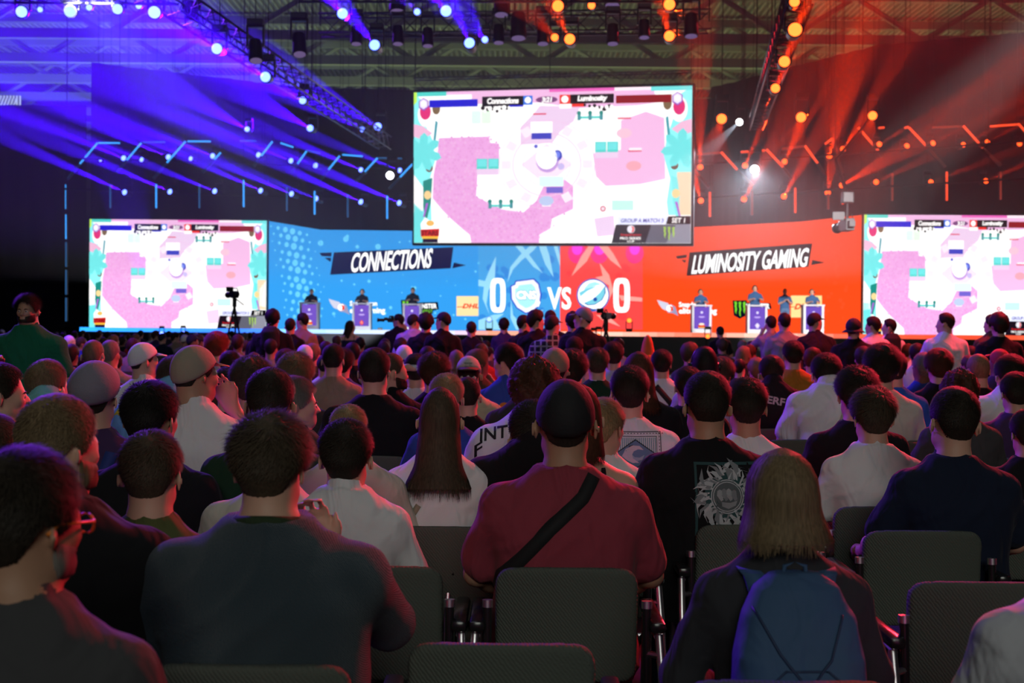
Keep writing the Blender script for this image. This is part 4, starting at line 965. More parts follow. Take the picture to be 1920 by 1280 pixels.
def band_mesh(zb, zf, _t, h=.017):
    n = 40; vs = []; fs = []
    az = np.arange(n)*2*PI/n
    for dz, o in ((-h, .02), (-h, .026), (h, .026), (h, .02)):
        z = zb+(zf-zb)*(.5+.5*np.cos(az))+dz; d = np.stack([np.sin(az), np.cos(az), (z-HC[2])/.09], -1); d /= np.linalg.norm(d, axis=1)[:, None]
        vs.append(HC+d*(skin_r(d)+o)[:, None])
    vs = np.concatenate(vs); j = np.arange(n); j2 = (j+1) % n
    f = np.concatenate([np.stack([a*n+j, a*n+j2, ((a+1) % 4)*n+j2, ((a+1) % 4)*n+j], -1) for a in range(4)])
    return quads_mesh('band', vs, f)
def bucket_brim():
    m_ = MB(); m_.lathe([(.085, .115), (.098, .12), (.145, .085), (.142, .081), (.095, .112)], 36); me = m_.mesh('brim', None, True)
    for v in me.vertices: v.co.y = v.co.y*1.12-.008
    return me
def phones():
    m_ = MB(); m_.tube([(.092*math.cos(a), -.008, .13+.125*math.sin(a)) for a in [PI*k/16 for k in range(17)]], .009, 8)
    for sx in (-1, 1): m_.add(*_disc(sx*.094, -.008, .108, .036, .022*sx))
    return m_.mesh('headphones', None, True)
def _disc(x, y, z, r, t):
    n = 14; vs = [(x+(.0 if q == 0 else t), y+r*math.cos(2*PI*k/n), z+r*math.sin(2*PI*k/n)) for q in (0, 1) for k in range(n)]
    return vs, [tuple(range(n)), tuple(range(n, 2*n))[::-1]]+[(k, (k+1) % n, n+(k+1) % n, n+k) for k in range(n)]
def tall_hat():
    m_ = MB(); m_.lathe([(.15, .165), (.13, .17), (.09, .18), (.082, .25), (.062, .36), (.04, .43), (.01, .46)], 24); return m_.mesh('hat', None, True)

# ---- body variants
SEC = [(.46, .165, .115), (.54, .172, .125), (.64, .158, .118), (.74, .155, .112), (.84, .168, .115), (.93, .180, .118), (.96, .180, .112), (1.01, .164, .098), (1.05, .132, .084), (1.09, .094, .069), (1.125, .066, .060)]
ARMS = {'lap': ((.255, .05, .775), (.125, .27, .665), (-.3, .9, -.2)), 'knee': ((.27, .10, .80), (.17, .36, .665), (-.2, .95, -.1)), 'cross': ((.262, .10, .80), (.03, .235, .82), (-1, .1, .05)),
        'phone': ((.235, .11, .775), (.085, .30, .86), (-.4, .6, .6)), 'face': ((.27, .19, .90), (.115, .17, 1.10), (-.45, -.05, .8)), 'chin': ((.225, .20, .84), (.095, .17, 1.00), (-.35, .0, .9)), 'mouth': ((.24, .22, .93), (.09, .17, 1.14), (-.7, -.1, .3)),
        'up': ((.40, .00, 1.18), (.15, -.06, 1.26), (-.9, -.3, .2)), 'side': ((.245, -.02, .765), (.255, .04, .52), (-.05, .1, -1)), 'hip': ((.33, -.06, .80), (.19, .03, .62), (-.6, .4, -.6)),
        'out': ((.34, .10, .86), (.44, .24, 1.00), (.3, .5, .7)), 'rest': ((.29, .02, .78), (.27, .26, .70), (0, 1, -.1)), 'desk': ((.24, .16, .82), (.12, .36, .86), (-.3, .9, 0))}
VAR = {}
def frame_sections(W, belly, lean, side, stand, tuck=1.0):
    rows = []; dz = .40 if stand else 0
    for z, a, b in SEC:
        t = (z-.46)/.66; wz = W if z < 1.06 else 1+(W-1)*.5
        bl = belly*math.exp(-((z-.66)/.14)**2)
        yb = -.03+lean*t**1.2+.5*bl; yb += -.035*math.sin(PI*min(t, 1))
        rows.append((z+dz, a*wz+bl*.5, b*(1+(W-1)*.6)+bl, yb, side*t))
    return rows
def hand(fd, w, dr, sx, h, fine, k):
    dr = np.array(dr, float); dr = dr/np.linalg.norm(dr); up_ = np.array((0, 0, 1.)) if abs(dr[2]) < .8 else np.array((0, 1., 0))
    s_ = np.cross(dr, up_); s_ /= np.linalg.norm(s_); n_ = np.cross(s_, dr); w = np.array(w, float)
    if not fine: fd.seg(w, w+dr*.10, .030, .026, k); fd.seg(w+dr*.10, w+dr*.15-n_*.03, .024, .016, k); fd.seg(w+dr*.02-s_*sx*.02, w+dr*.08-s_*sx*.055, .014, .011, k); return
    for q in (-.5, 0, .5): fd.seg(w+s_*q*.03, w+dr*.085+s_*q*.052, .019, .0165, .012)
    for i, (q, L) in enumerate([(-.036, .062), (-.012, .072), (.012, .070), (.035, .056)]):
        a = w+dr*.088+s_*q; b = a+dr*L*.45-n_*.008; c = b+dr*L*.32-n_*.022; e = c+dr*L*.12-n_*.022
        fd.seg(a, b, .0098, .0092, .004); fd.seg(b, c, .0092, .0086, .004); fd.seg(c, e, .0086, .0076, .004)
    a = w+dr*.025-s_*sx*.026; b = a+dr*.035-s_*sx*.024-n_*.006; fd.seg(a, b, .0135, .0115, .01); fd.seg(b, b+dr*.032-s_*sx*.006-n_*.008, .0115, .009, .005)
def variant(W=1.0, belly=0.0, lean=0.0, side=0.0, yaw=0, pitch=0, roll=0, arms=('lap', 'lap'), sleeve='short', h=.013, stand=False, legs='sit', seed=0, loose=.012, turn=0, fine=False, vneck=0, head=.96, drop=0.0):
    key = (W, belly, lean, side, yaw, pitch, roll, arms, sleeve, h, stand, legs, seed, loose, fine, vneck, round(head, 3), drop)
    if key in VAR: return VAR[key]
    dz = .40 if stand else 0.0; sec = frame_sections(W, belly, lean, side, stand); top = sec[-1]
    # head matrix
    HM = Matrix.Translation((top[4], top[3]+.012+drop*.9, 1.130+dz-drop)) @ Matrix.Rotation(R(yaw), 4, 'Z') @ Matrix.Rotation(R(-pitch), 4, 'X') @ Matrix.Rotation(R(roll), 4, 'Y') @ Matrix.Scale(head, 4)
    Hr = np.array(HM.to_3x3())/head; Ho = np.array(HM.translation)
    B = Field((-.62, -.42, -.01), (.62, .78, 1.48+dz+.05), h)
    B.loft(sec, .03, 2.4, -.012)
    Hinv = Hr.T
    def hfn(Q):
        p = [(Q[i]-Ho[i])/head for i in range(3)]; q = [Hinv[j][0]*p[0]+Hinv[j][1]*p[1]+Hinv[j][2]*p[2] for j in range(3)]; return head_sdf(q)*head
    c = Ho+Hr@np.array((0, 0, .1)); B.put(hfn, c-.17, c+.17, .03)
    B.seg(Ho+Hr@np.array((0, -.022, .045)), (top[4], top[3]-.012, top[0]-.03), .051, .062, .03)
    C = Field((-.62, -.42, .30), (.62, .62, 1.20+dz), h)
    if sleeve == 'none':
        C.loft([r for r in sec if r[0] < .965+dz], .03, 2.4, loose*.5)
        for sx in (-1, 1):
            ya, yb = [float(np.interp(z+dz, [r[0] for r in sec], [r[3]-r[2] for r in sec])) for z in (.95, 1.06)]
            C.seg((sx*.095+side*.8, ya-.004, .94+dz), (sx*.09+side*.9, yb+.004, 1.06+dz), .011, .011, .005)
    else: C.loft(sec, .03, 2.4, loose)
    if not vneck and sleeve != 'none': C.seg((top[4], top[3]-.006, top[0]-.02), (top[4], top[3]-.004, top[0]+.004), .066, .064, .012)
    y5 = np.interp(1.0+dz, [r[0] for r in sec], [r[3] for r in sec]); x5 = side*.85; out = {}
    for k, sx in ((0, -1), (1, 1)):
        S = np.array((x5+sx*(.150*W+.014), y5-.002, .990+dz)); S0 = np.array((x5+sx*.085, y5-.01, 1.03+dz))
        e, w_, hd = ARMS[arms[k]]; off = np.array((x5, y5*.8, dz)); wl = (W-1)*.12
        if stand and arms[k] in ('lap', 'knee', 'side', 'hip'): off = np.array((x5, y5*.5, dz))
        E_ = np.array((sx*(e[0]+wl), e[1], e[2]))+off; Wr = np.array((sx*(w_[0]+wl*.5), w_[1], w_[2]))+off; hd = (sx*hd[0], hd[1], hd[2])
        if arms[k] in ('up', 'face', 'mouth', 'phone'): Wr = Wr + np.array((0, lean*.3, 0))
        B.seg(S0, S, .045, .048, .04); B.seg(S, E_, .046*W**.5, .036*W**.5, .03); B.seg(E_, E_+(Wr-E_)*.3, .037, .038, .02); B.seg(E_+(Wr-E_)*.3, Wr, .038, .025, .02)
        hand(B, Wr, hd, sx, h, fine, .015)
        if sleeve != 'none':
            C.seg(S0, S, .052, .056+loose*.6, .05); T = S+(E_-S)*(.78 if sleeve == 'short' else 1.0)
            C.seg(S, T, .055*W**.5+loose*.7, (.052 if sleeve == 'short' else .046)*W**.5+loose*.6, .03)
            if sleeve == 'long': C.seg(E_, Wr, .047+loose*.5, .034+loose*.3, .025)
        out['S%d' % k] = S; out['E%d' % k] = E_; out['W%d' % k] = Wr
    if sleeve == 'short':      # open sleeve ends: hollow the last bit so the arm shows inside
        pass
    T_ = Field((-.36, -.30, -.01), (.36, .80, .62+dz+.05), h*1.25)
    T_.ell((0, -.015, .54+dz), (.175*W+belly*.3, .13+belly*.5, .105), .03)
    for sx in (-1, 1):
        if stand:
            hp, kn, an = (sx*.095, 0, .92), (sx*.11, .02, .50), (sx*.12, -.01, .09)
        elif legs == 'sit': hp, kn, an = (sx*.095, .02, .535), (sx*.135, .43, .53), (sx*.125, .42, .10)
        B.seg(hp, kn, .075, .050, .03); B.seg(kn, an, .048, .032, .03); B.ell((an[0], an[1]+.06, .045), (.036, .105, .034), .03)
        T_.seg(hp, kn, .092, .070, .03); T_.seg(kn, (an[0], an[1], an[2]+.02), .066, .052, .03)
        T_.ell((an[0], an[1]+.055, .048), (.046, .135, .046), .015)
    bv, bf = B.mesh(); cv, cf = C.mesh(); tv, tf = T_.mesh()
    cv = folds(cv, cf, .0055 if loose < .02 else .009, seed) if h < .017 else folds(cv, cf, .005, seed)
    out.update(body=np_mesh('person', bv, bf), shirt=np_mesh('shirt', cv, cf), trousers=np_mesh('trousers', tv, tf), HM=HM, cv=cv, cf=cf, sec=sec, dz=dz)
    VAR[key] = out; return out

# ---- colours
SKIN = {k: mat('skin', c, .55, bump=(300, .05, 'noise')) for k, c in {'fair': (.62, .36, .26), 'tan': (.46, .25, .16), 'dark': (.20, .10, .06)}.items()}
def hairmat(c):
    key = ('hair', c)
    if key in MATS: return MATS[key]
    m = mat('hair_%d' % len(MATS), c, .62, spec=.18); nt = m.node_tree; b = nt.nodes['Principled BSDF']
    tc = nt.nodes.new('ShaderNodeTexCoord'); mp = nt.nodes.new('ShaderNodeMapping'); mp.inputs['Scale'].default_value = (160, 160, 14)
    n = nt.nodes.new('ShaderNodeTexNoise'); n.inputs['Scale'].default_value = 1; n.inputs['Detail'].default_value = 2
    nt.links.new(tc.outputs['Object'], mp.inputs[0]); nt.links.new(mp.outputs[0], n.inputs['Vector'])
    mx = nt.nodes.new('ShaderNodeMix'); mx.data_type = 'RGBA'; mx.inputs['A'].default_value = (*[x*.45 for x in c], 1); mx.inputs['B'].default_value = (*[min(1, x*1.7) for x in c], 1)
    nt.links.new(n.outputs['Fac'], mx.inputs['Factor']); nt.links.new(mx.outputs['Result'], b.inputs['Base Color']); MATS[key] = m; return m
HAIRC = {'black': (.012, .010, .009), 'dark': (.024, .018, .013), 'brown': (.062, .045, .029), 'light': (.16, .112, .062), 'blond': (.30, .21, .11), 'grey': (.17, .155, .14), 'red': (.22, .04, .02), 'orange': (.6, .16, .03), 'auburn': (.065, .026, .014)}
SHIRTC = {'white': (.78, .78, .80), 'offwhite': (.66, .62, .54), 'black': (.010, .010, .012), 'charcoal': (.035, .035, .04), 'navy': (.012, .018, .04), 'grey': (.25, .25, .26), 'burgundy': (.29, .045, .068), 'olive': (.085, .10, .035), 'green': (.01, .14, .07), 'darkgreen': (.012, .04, .02),
          'beige': (.30, .22, .15), 'mustard': (.42, .16, .02), 'cyan': (.20, .52, .55), 'blue': (.03, .08, .40), 'royal': (.03, .07, .34), 'lilac': (.42, .38, .52), 'red': (.35, .03, .03), 'purple': (.06, .03, .10), 'cream': (.52, .48, .34), 'darkgrey': (.06, .06, .065), 'teal': (.02, .10, .12), 'brown': (.09, .05, .03), 'pink': (.5, .22, .28)}
def cloth(c, knit=False):
    col = SHIRTC.get(c, c)
    if knit: return mat('knit', col, .85, spec=.2, bump=(95, .8, 'twill'), sheen=.2)
    return mat('cloth', col, .88, spec=.15, bump=(7, 1.0, 'fold'), sheen=.06)
def setm(o, m):
    if not o.data.materials: o.data.materials.append(m)
    o.material_slots[0].link = 'OBJECT'; o.material_slots[0].material = m; return o
PEOPLE = []
def person(loc, s=1.0, rz=0.0, skin='fair', shirt='black', pants='navy', hair=('short', 'dark'), cap=None, hs=1.06, label=None, group=None, knit=False, lod=0, hseed=0, glasses=None, name='person', kidhead=1.0, cat='person', px=0, **kw):
    V = variant(head=round(hs*.90, 2), **kw); o = setm(link(name, V['body']), SKIN[skin]); dz0 = (.46*(1-s) if not kw.get('stand') else 0)
    o.matrix_world = Matrix.Translation((loc[0], loc[1], loc[2]+dz0)) @ Matrix.Rotation(rz, 4, 'Z') @ Matrix.Scale(s, 4)
    o['category'] = cat
    sh = setm(link('shirt', V['shirt'], o), cloth(shirt, knit)); pt = setm(link('trousers', V['trousers'], o), cloth(pants))
    HMs = V['HM'] @ Matrix.Translation(HC) @ Matrix.Scale(1.01, 4) @ Matrix.Translation(-HC)
    res = {'o': o, 'shirt': sh, 'V': V, 'HM': V['HM'], 'px': px}
    def head_child(nm, me, m): q = setm(link(nm, me, o), m); q.matrix_local = HMs; return q
    if hair and cap and cap[0] in ('cap', 'capback', 'flat', 'bucket', 'beanie') and hair[0] != 'longdown': hair = ('buzz', hair[1])
    hseed = hseed % 4 if lod == 0 else hseed % 2
    if hair:
        st, col = hair[0], hair[1]; hm = hairmat(HAIRC[col])
        if st == 'longdown': me = long_hair(hair[2], hair[3] if len(hair) > 3 else 1.0, hseed, lod, hair[4] if len(hair) > 4 else 0)
        else: me = hair_mesh(st, hseed, lod)
        res['hair'] = head_child('hair', me, hm)
    if cap:
        k, col = cap[0], SHIRTC.get(cap[1], cap[1])
        cm = mat('cap_cloth', col, .8, bump=(60, .2, 'noise'))
        if k in ('cap', 'capback', 'flat'):
            c = head_child('cap', capm(k if k != 'capback' else 'capback'), cm); b_ = setm(link('brim', capm('brim'), c), cm)
            if len(cap) > 2: b_.material_slots[0].material = mat('cap_cloth', SHIRTC.get(cap[2], cap[2]), .8)
            if k == 'capback': c.matrix_local = HMs @ Matrix.Rotation(PI, 4, 'Z') @ Matrix.Translation((0, .02, .0))
            res['cap'] = c
        elif k == 'bucket':
            c = head_child('hat', capm('bucket'), cm); res['cap'] = c; setm(link('brim', capm('bucketbrim'), c), cm)
        elif k == 'beanie': res['cap'] = head_child('hat', capm('bucket'), cm)
        elif k == 'band': res['cap'] = head_child('headband', capm('band'), cm)
        elif k == 'phones': res['cap'] = head_child('headphones', capm('phones'), mat('plastic', col, .35))
        elif k == 'tall': res['cap'] = head_child('hat', capm('tall'), cm)
    if label: o['label'] = label
    if group: o['group'] = group
    PEOPLE.append(res); return res
def add_eyes(res, s=1.0):
    o = res['o']; HM = res['HM']
    for sx in (-1, 1):
        m_ = MB(); m_.lathe([(.0115*math.sin(PI*k/10)+.00001, -.0115*math.cos(PI*k/10)) for k in range(11)], 14, mat('eye_white', (.6, .58, .55), .3))
        m_.lathe([(.0055, .0103), (.0054, .0118), (.001, .0121)], 12, mat('iris', (.05, .03, .02), .2))
        e = m_.build('eye', None, o, True); e.matrix_local = HM @ Matrix.Translation((sx*.031, .084, .112)) @ Matrix.Rotation(-PI/2, 4, 'X')
        m_ = MB(); m_.tube([(sx*.014, .096, .128), (sx*.030, .097, .133), (sx*.048, .086, .129)], [.003, .0042, .002], 6, hairmat(HAIRC['dark'])); e = m_.build('eyebrow', None, o, True); e.matrix_local = HM
# pictures and straps that lie on a garment's back
from mathutils.bvhtree import BVHTree
def bvh_of(res):
    if 'bvh' not in res: res['bvh'] = BVHTree.FromPolygons([tuple(v) for v in res['V']['cv']], [tuple(f) for f in res['V']['cf']])
    return res['bvh']
def on_back(res, x, z, off=.002, front=False):
    t = bvh_of(res); y = 1.0 if front else -1.0
    h_ = t.ray_cast(Vector((x, y, z)), Vector((0, -y, 0)))
    if h_[0] is None: h_ = t.find_nearest(Vector((x, -.14, z)))
    return h_[0] + h_[1].normalized()*off
def decal(res, polys, name='print', parent=None, off=.0025, step=.02):
    """polys: list of ([(x, z)...], material); laid on the back of the shirt"""
    m_ = MB()
    for q, m, l in polys:
        bm = bmesh.new(); vs = [bm.verts.new((x, 0, z)) for x, z in q]
        try: bm.faces.new(vs)
        except ValueError: bm.free(); continue
        bmesh.ops.triangulate(bm, faces=bm.faces[:])
        for _ in range(3):
            es = [e for e in bm.edges if e.calc_length() > step]
            if not es: break
            bmesh.ops.subdivide_edges(bm, edges=es, cuts=1); bmesh.ops.triangulate(bm, faces=[f for f in bm.faces if len(f.verts) > 3])
        pts = [on_back(res, v.co.x, v.co.z, off+.0012*l) for v in bm.verts]; bm.verts.index_update()
        m_.add(pts, [tuple(v.index for v in f.verts) for f in bm.faces], m); bm.free()
    return m_.build(name, None, parent if parent is not None else res['shirt'])
def strap_mesh(res, pts, w_, name, m, parent, th=.004):
    """band over the back along (x, z) points"""
    P_ = []; n = len(pts)
    for i in range((n-1)*8+1):
        k, t = divmod(i/8, 1); k = int(k)
        if k >= n-1: k, t = n-2, 1.0
        P_.append((pts[k][0]*(1-t)+pts[k+1][0]*t, pts[k][1]*(1-t)+pts[k+1][1]*t))
    vs = []; fs = []
    for i, p in enumerate(P_):
        a, b = P_[max(i-1, 0)], P_[min(i+1, len(P_)-1)]; L = math.hypot(b[0]-a[0], b[1]-a[1]); nx, nz = -(b[1]-a[1])/L, (b[0]-a[0])/L
        for s_ in (-1, 1): vs.append(on_back(res, p[0]+nx*s_*w_/2, p[1]+nz*s_*w_/2, .001+th)); vs.append(on_back(res, p[0]+nx*s_*w_/2, p[1]+nz*s_*w_/2, -.002))
    for i in range(len(P_)-1):
        a = i*4; b = a+4; fs += [(a, a+2, b+2, b), (a, b, b+1, a+1), (a+2, a+3, b+3, b+2)]
    m_ = MB(); m_.add(vs, fs); o = m_.build(name, m, parent, True); return o
# ============================================================ chairs
M_SEAT = mat('grey_upholstery', (.105, .118, .10), .9, spec=.2, bump=(38, .45, 'twill'))
M_PLASTIC = mat('black_plastic', (.015, .015, .016), .22)
def chair_meshes():
    fd = Field((-.26, -.12, .46), (.26, .08, .90), .011)
    def fn(Q):
        x, y, z = Q; zt_ = z-.665-.012*(1-(x/.22)**2); qx = np.abs(x)-.165; qz = np.abs(zt_)-.125
        o = np.sqrt(np.maximum(qx, 0)**2+np.maximum(qz, 0)**2)+np.minimum(np.maximum(qx, qz), 0)-.048
        yy = y+.022-.05*(x/.22)**2+.10*(z-.66); qy = np.abs(yy)-.012
        return np.sqrt(np.maximum(o+.008, 0)**2+np.maximum(qy, 0)**2)+np.minimum(np.maximum(o+.008, qy), 0)-.008
    fd.put(fn, (-.25, -.11, .47), (.25, .07, .89), .001); back = np_mesh('backrest', *fd.mesh())
    fd = Field((-.27, -.02, .38), (.27, .52, .50), .013)
    def fs_(Q):
        x, y, z = Q; qx = np.abs(x)-.165; qy = np.abs(y-.24)-.17; o = np.sqrt(np.maximum(qx, 0)**2+np.maximum(qy, 0)**2)+np.minimum(np.maximum(qx, qy), 0)-.055; qz = np.abs(z-.435)-.012
        return np.sqrt(np.maximum(o+.012, 0)**2+np.maximum(qz, 0)**2)+np.minimum(np.maximum(o+.012, qz), 0)-.012
    fd.put(fs_, (-.26, -.01, .39), (.26, .50, .49), .001); seat = np_mesh('seat', *fd.mesh())
    m_ = MB()
    for sx in (-1, 1):
        m_.tube([(sx*.236, -.06, .40), (sx*.236, -.06, .48), (sx*.236, -.035, .735)], .0135, 10)
        m_.tube([(sx*.236, -.05, .50), (sx*.20, .05, .41), (sx*.20, .40, .41)], .011, 8)
    m_.tube([(-.20, .40, .405), (.20, .40, .405)], .011, 8); post = m_.mesh('frame', M_PLASTIC, True, 40)
    cap_ = []
    for sx in (-1, 1):
        m_ = MB(); m_.tube([(sx*.236, -.0355, .73), (sx*.236, -.034, .752)], .0165, 10); cap_.append(m_.mesh('end_cap', M_CHROME, True, 40))
    def arm(sx):
        m_ = MB(); m_.tube([(sx*.272, -.05, .655), (sx*.276, -.10, .55), (sx*.286, -.30, 0)], .0135, 10); m_.tube([(sx*.262, .245, .655), (sx*.262, .27, .40), (sx*.262, .34, 0)], .0115, 10)
        m_.tube([(sx*.266, -.05, .65), (sx*.262, .05, .655), (sx*.262, .245, .655)], .010, 8); m_.tube([(sx*.236, -.05, .60), (sx*.274, -.08, .60)], .010, 8)
        m_.tube([(sx*.262, .27, .405), (sx*.20, .27, .405)], .009, 8)
        leg = m_.mesh('leg', M_CHROME, True, 40)
        m_ = MB(); m_.box((sx*.266, .09, .682), (.046, .36, .034), M_PLASTIC, bev=.012); pad = m_.mesh('armrest', M_PLASTIC, True, 40)
        return leg, pad
    return back, seat, post, cap_, arm(-1), arm(1)
CH = chair_meshes(); NCH = 0
for me in CH[:2]: me.materials.append(M_SEAT)
CHAIRS = []
def chair(x, y, rz=0.0, simple=False, px=0, row=0, label=None, occ=None):
    r_ = empty('conference_chair', (x, y, 0), rz)
    link('backrest', CH[0], r_); link('seat', CH[1], r_); link('frame', CH[2], r_)
    if not simple:
        for q in CH[3]: link('end_cap', q, r_)
    for leg, pad in (CH[4], CH[5]):
        link('leg', leg, r_); link('armrest', pad, r_)
    CHAIRS.append([r_, px, row, label, occ]); return r_

# ============================================================ the seated public
ROW = [1.97+.925*i for i in range(70)]
def seat(px, ytop, row, label=None, dy=0.0, has_chair=True, chair_dx=0.0, chair_dy=0.0, stretch=1.0, rz=0.0, **kw):
    d = ROW[row]+.235+dy; q = P(px, ytop, d); s = (q.z-.46)/(.67-kw.get('drop', 0)+.252*kw.get('hs', 1.06)*.90)
    s = min(max(s, .62), 1.12); x = q.x
    if 'lean' in kw: y_h = kw['lean']*s
    else: y_h = 0
    res = person((x-kw.get('side', 0)*s, d-y_h*.5, 0), s=s, rz=rz, label=label, px=px, **kw)
    res['row'] = row; res['x'] = x; res['s'] = s; res['d'] = d
    if has_chair: chair(x-kw.get('side', 0)*s*.3+chair_dx, ROW[row]+dy+chair_dy, px=px, row=row, occ=label, simple=row > 6)
    return res
H1 = .011; H2 = .013; H3 = .016
W_ = {}
W_['glasses'] = seat(55, 846, 0, 'person at the left edge in a dark grey shirt with orange-rimmed glasses, nearest of all', dy=-.05, shirt='darkgrey', hair=('short', 'dark'), W=1.08, yaw=-28, h=H1, sleeve='short', hseed=1, side=.03, skin='tan')
W_['beardman'] = seat(118, 744, 1, 'person in black with short light-brown hair and ginger beard, behind the one with orange glasses', dy=-.15, shirt='black', hair=('fade', 'light'), W=1.18, yaw=-30, h=H1, belly=.03, hs=.96, hseed=2, side=-.06, sleeve='short')
W_['oliveboy'] = seat(288, 813, 1, 'child in an olive green T-shirt with short brown hair and ears sticking out', dy=.25, shirt='olive', hair=('short', 'brown'), W=.94, h=H1, hs=1.02, hseed=3, chair_dx=0)
W_['knit'] = seat(512, 786, 1, 'large person in a dark blue-grey knitted sweater, brown hair, bottom left of centre', dy=-.20, shirt=(.035, .062, .085), hair=('mop', 'brown'), W=1.22, belly=.05, h=H1, hs=.93, knit=True, sleeve='long', loose=.022, yaw=-8, hseed=4, arms=('lap', 'chin'), fine=True, vneck=1)
W_['whiteboy'] = seat(650, 790, 2, 'child in a white T-shirt with dark hair, just right of the knitted sweater', shirt='white', hair=('short', 'dark'), W=.98, h=H1, hs=1.08, hseed=5, loose=.024, side=.01, pitch=-6, chair_dx=.11, drop=.02)
W_['hidden_cream'] = seat(520, 785, 2, 'person in a cream shirt, hidden head, peeking out both sides of the knitted sweater wearer', dy=.12, shirt='offwhite', hair=('short', 'dark'), W=1.22, belly=.03, h=H2, hseed=6)
W_['longhair'] = seat(826, 729, 3, 'person in a white T-shirt with very long straight brown hair', dy=-.15, shirt='white', hair=('longdown', 'brown', .245, .84, .035), W=.93, h=H1, hseed=7, arms=('knee', 'knee'), hs=1.04)
W_['burgundy'] = seat(1060, 714, 2, 'broad person in a burgundy T-shirt and black cap with a strap across the back', shirt='burgundy', hair=('buzz', 'dark'), cap=('cap', 'black'), W=1.18, belly=.035, h=H1, hs=1.14, hseed=8, loose=.02, skin='tan')
W_['backpackgirl'] = seat(1462, 845, 1, 'person in dark grey with light-brown shoulder-length hair and a blue backpack on', dy=-.12, shirt='charcoal', hair=('longdown', 'light', .085, 1.02, .02), W=.98, h=H1, hs=1.04, hseed=9, sleeve='long', chair_dx=-.06, chair_dy=-.17)
W_['dragon'] = seat(1324, 699, 3, 'person in a black T-shirt with a round white flame print on the back', dy=-.05, shirt='black', hair=('fade', 'dark'), W=1.12, h=H1, hseed=10, yaw=6, side=-.02, arms=('rest', 'lap'), skin='tan', loose=.02, chair_dx=.14)
W_['navytee'] = seat(1782, 729, 3, 'person in a dark navy T-shirt with cropped hair, right side, wide neckline', dy=-.15, shirt='navy', hair=('fade', 'dark'), W=1.10, h=H1, hs=1.12, hseed=11, arms=('rest', 'lap'), yaw=6, roll=3, loose=.02, side=-.025, chair_dx=-.18)
W_['whitetee_r'] = seat(1634, 733, 4, 'child in a white T-shirt with a brown bowl haircut, right of centre', dy=-.45, shirt='white', hair=('mop', 'brown'), W=.98, h=H1, hs=1.02, hseed=12, loose=.022, yaw=5)
W_['dragon_n'] = seat(1398, 712, 4, 'person in a white T-shirt with short dark hair, half hidden behind the flame-print T-shirt', dy=-.1, shirt='white', hair=('short', 'dark'), W=1.0, h=H2, hseed=13, hs=1.12, skin='tan')
W_['wave'] = seat(1180, 689, 5, 'person in a white T-shirt with a blue wave stamp printed on the back', dy=-.35, shirt='white', hair=('short', 'dark'), W=1.12, h=H1, hs=1.12, hseed=14, side=-.02, loose=.02)
W_['blondboy'] = seat(1133, 750, 3, 'small child with blond hair and white T-shirt beside the burgundy T-shirt', dy=.3, shirt='white', hair=('short', 'blond'), W=1.0, h=H2, hs=1.12, hseed=15, yaw=-35)
W_['tanktop'] = seat(1085, 722, 3, 'person with bare shoulders and thin black straps, hidden behind the black cap', dy=-.2, shirt='black', hair=('longdown', 'auburn', .12, .9, 0), W=1.05, h=H2, sleeve='none', hseed=16)
W_['curly'] = seat(1002, 684, 4, 'person with curly dark hair in a white T-shirt with black lettering', dy=-.35, shirt='white', hair=('curly', 'auburn'), W=1.0, h=H1, hs=.92, hseed=17, side=.08, loose=.02, drop=.05)
W_['blackleft'] = seat(1000, 752, 3, 'person in black leaning right, behind the left shoulder of the burgundy T-shirt', dy=-.1, shirt='black', hair=('short', 'dark'), W=1.1, h=H2, hseed=18, side=.10, pitch=-15, drop=.10)
W_['bluekid'] = seat(838, 704, 5, 'child in a blue patterned T-shirt with blond hair, behind the very long hair', dy=-.3, shirt='royal', hair=('short', 'blond'), W=.84, h=H2, hseed=19, hs=1.05, side=-.0)
W_['kid_dark'] = seat(877, 709, 6, 'small child in black with short dark hair, below the white trucker cap', dy=-.2, shirt='black', hair=('fade', 'dark'), W=.95, h=H2, hseed=20)
W_['trucker'] = seat(879, 668, 7, 'person in a beige T-shirt wearing a white and grey trucker cap backwards', shirt='cream', hair=('short', 'dark'), cap=('capback', (.5, .48, .44), 'brown'), W=1.0, h=H2, hseed=21)
W_['blackbig'] = seat(703, 655, 6, 'broad person in a plain black T-shirt with cropped dark hair, left of centre', dy=-.4, shirt='black', hair=('fade', 'dark'), W=1.22, belly=.03, h=H2, hs=1.04, hseed=22)
W_['beardprofile'] = seat(735, 660, 6, 'bald bearded person in profile beside the broad black T-shirt', dy=.35, shirt='black', hair=('buzz', 'brown'), W=1.05, h=H2, yaw=-60, hseed=23)
W_['beigetee'] = seat(626, 646, 9, 'person in a plain beige T-shirt with short dark hair, under the left sponsor text', shirt='beige', hair=('fade', 'dark'), W=1.05, h=H3, hseed=24)
W_['headband'] = seat(781, 665, 8, 'person with a white headband and white shirt, arms raised behind the head', shirt='white', hair=('short', 'dark'), cap=('band', 'white'), W=.95, h=H3, hseed=25, arms=('up', 'lap'))
W_['redcurl'] = seat(815, 667, 7, 'person with bushy reddish hair and a black top, right of the white headband', shirt='black', hair=('bushy', 'auburn'), W=.95, h=H3, hseed=26)
W_['bluprint'] = seat(952, 645, 8, 'child in a bright blue T-shirt with orange print, looking left', dy=-.1, shirt='blue', hair=('short', 'dark'), W=.95, h=H3, hseed=27, yaw=55)
W_['bald_red'] = seat(985, 669, 6, 'balding person lit red, behind the curly hair', dy=-.1, shirt='charcoal', hair=('buzz', 'grey'), W=1.0, h=H3, hseed=28)
W_['bucket'] = seat(1040, 656, 7, 'person wearing a beige soft hat, above the black cap', shirt='darkgrey', hair=('short', 'dark'), cap=('beanie', 'beige'), W=1.0, h=H3, hs=1.12, hseed=29)
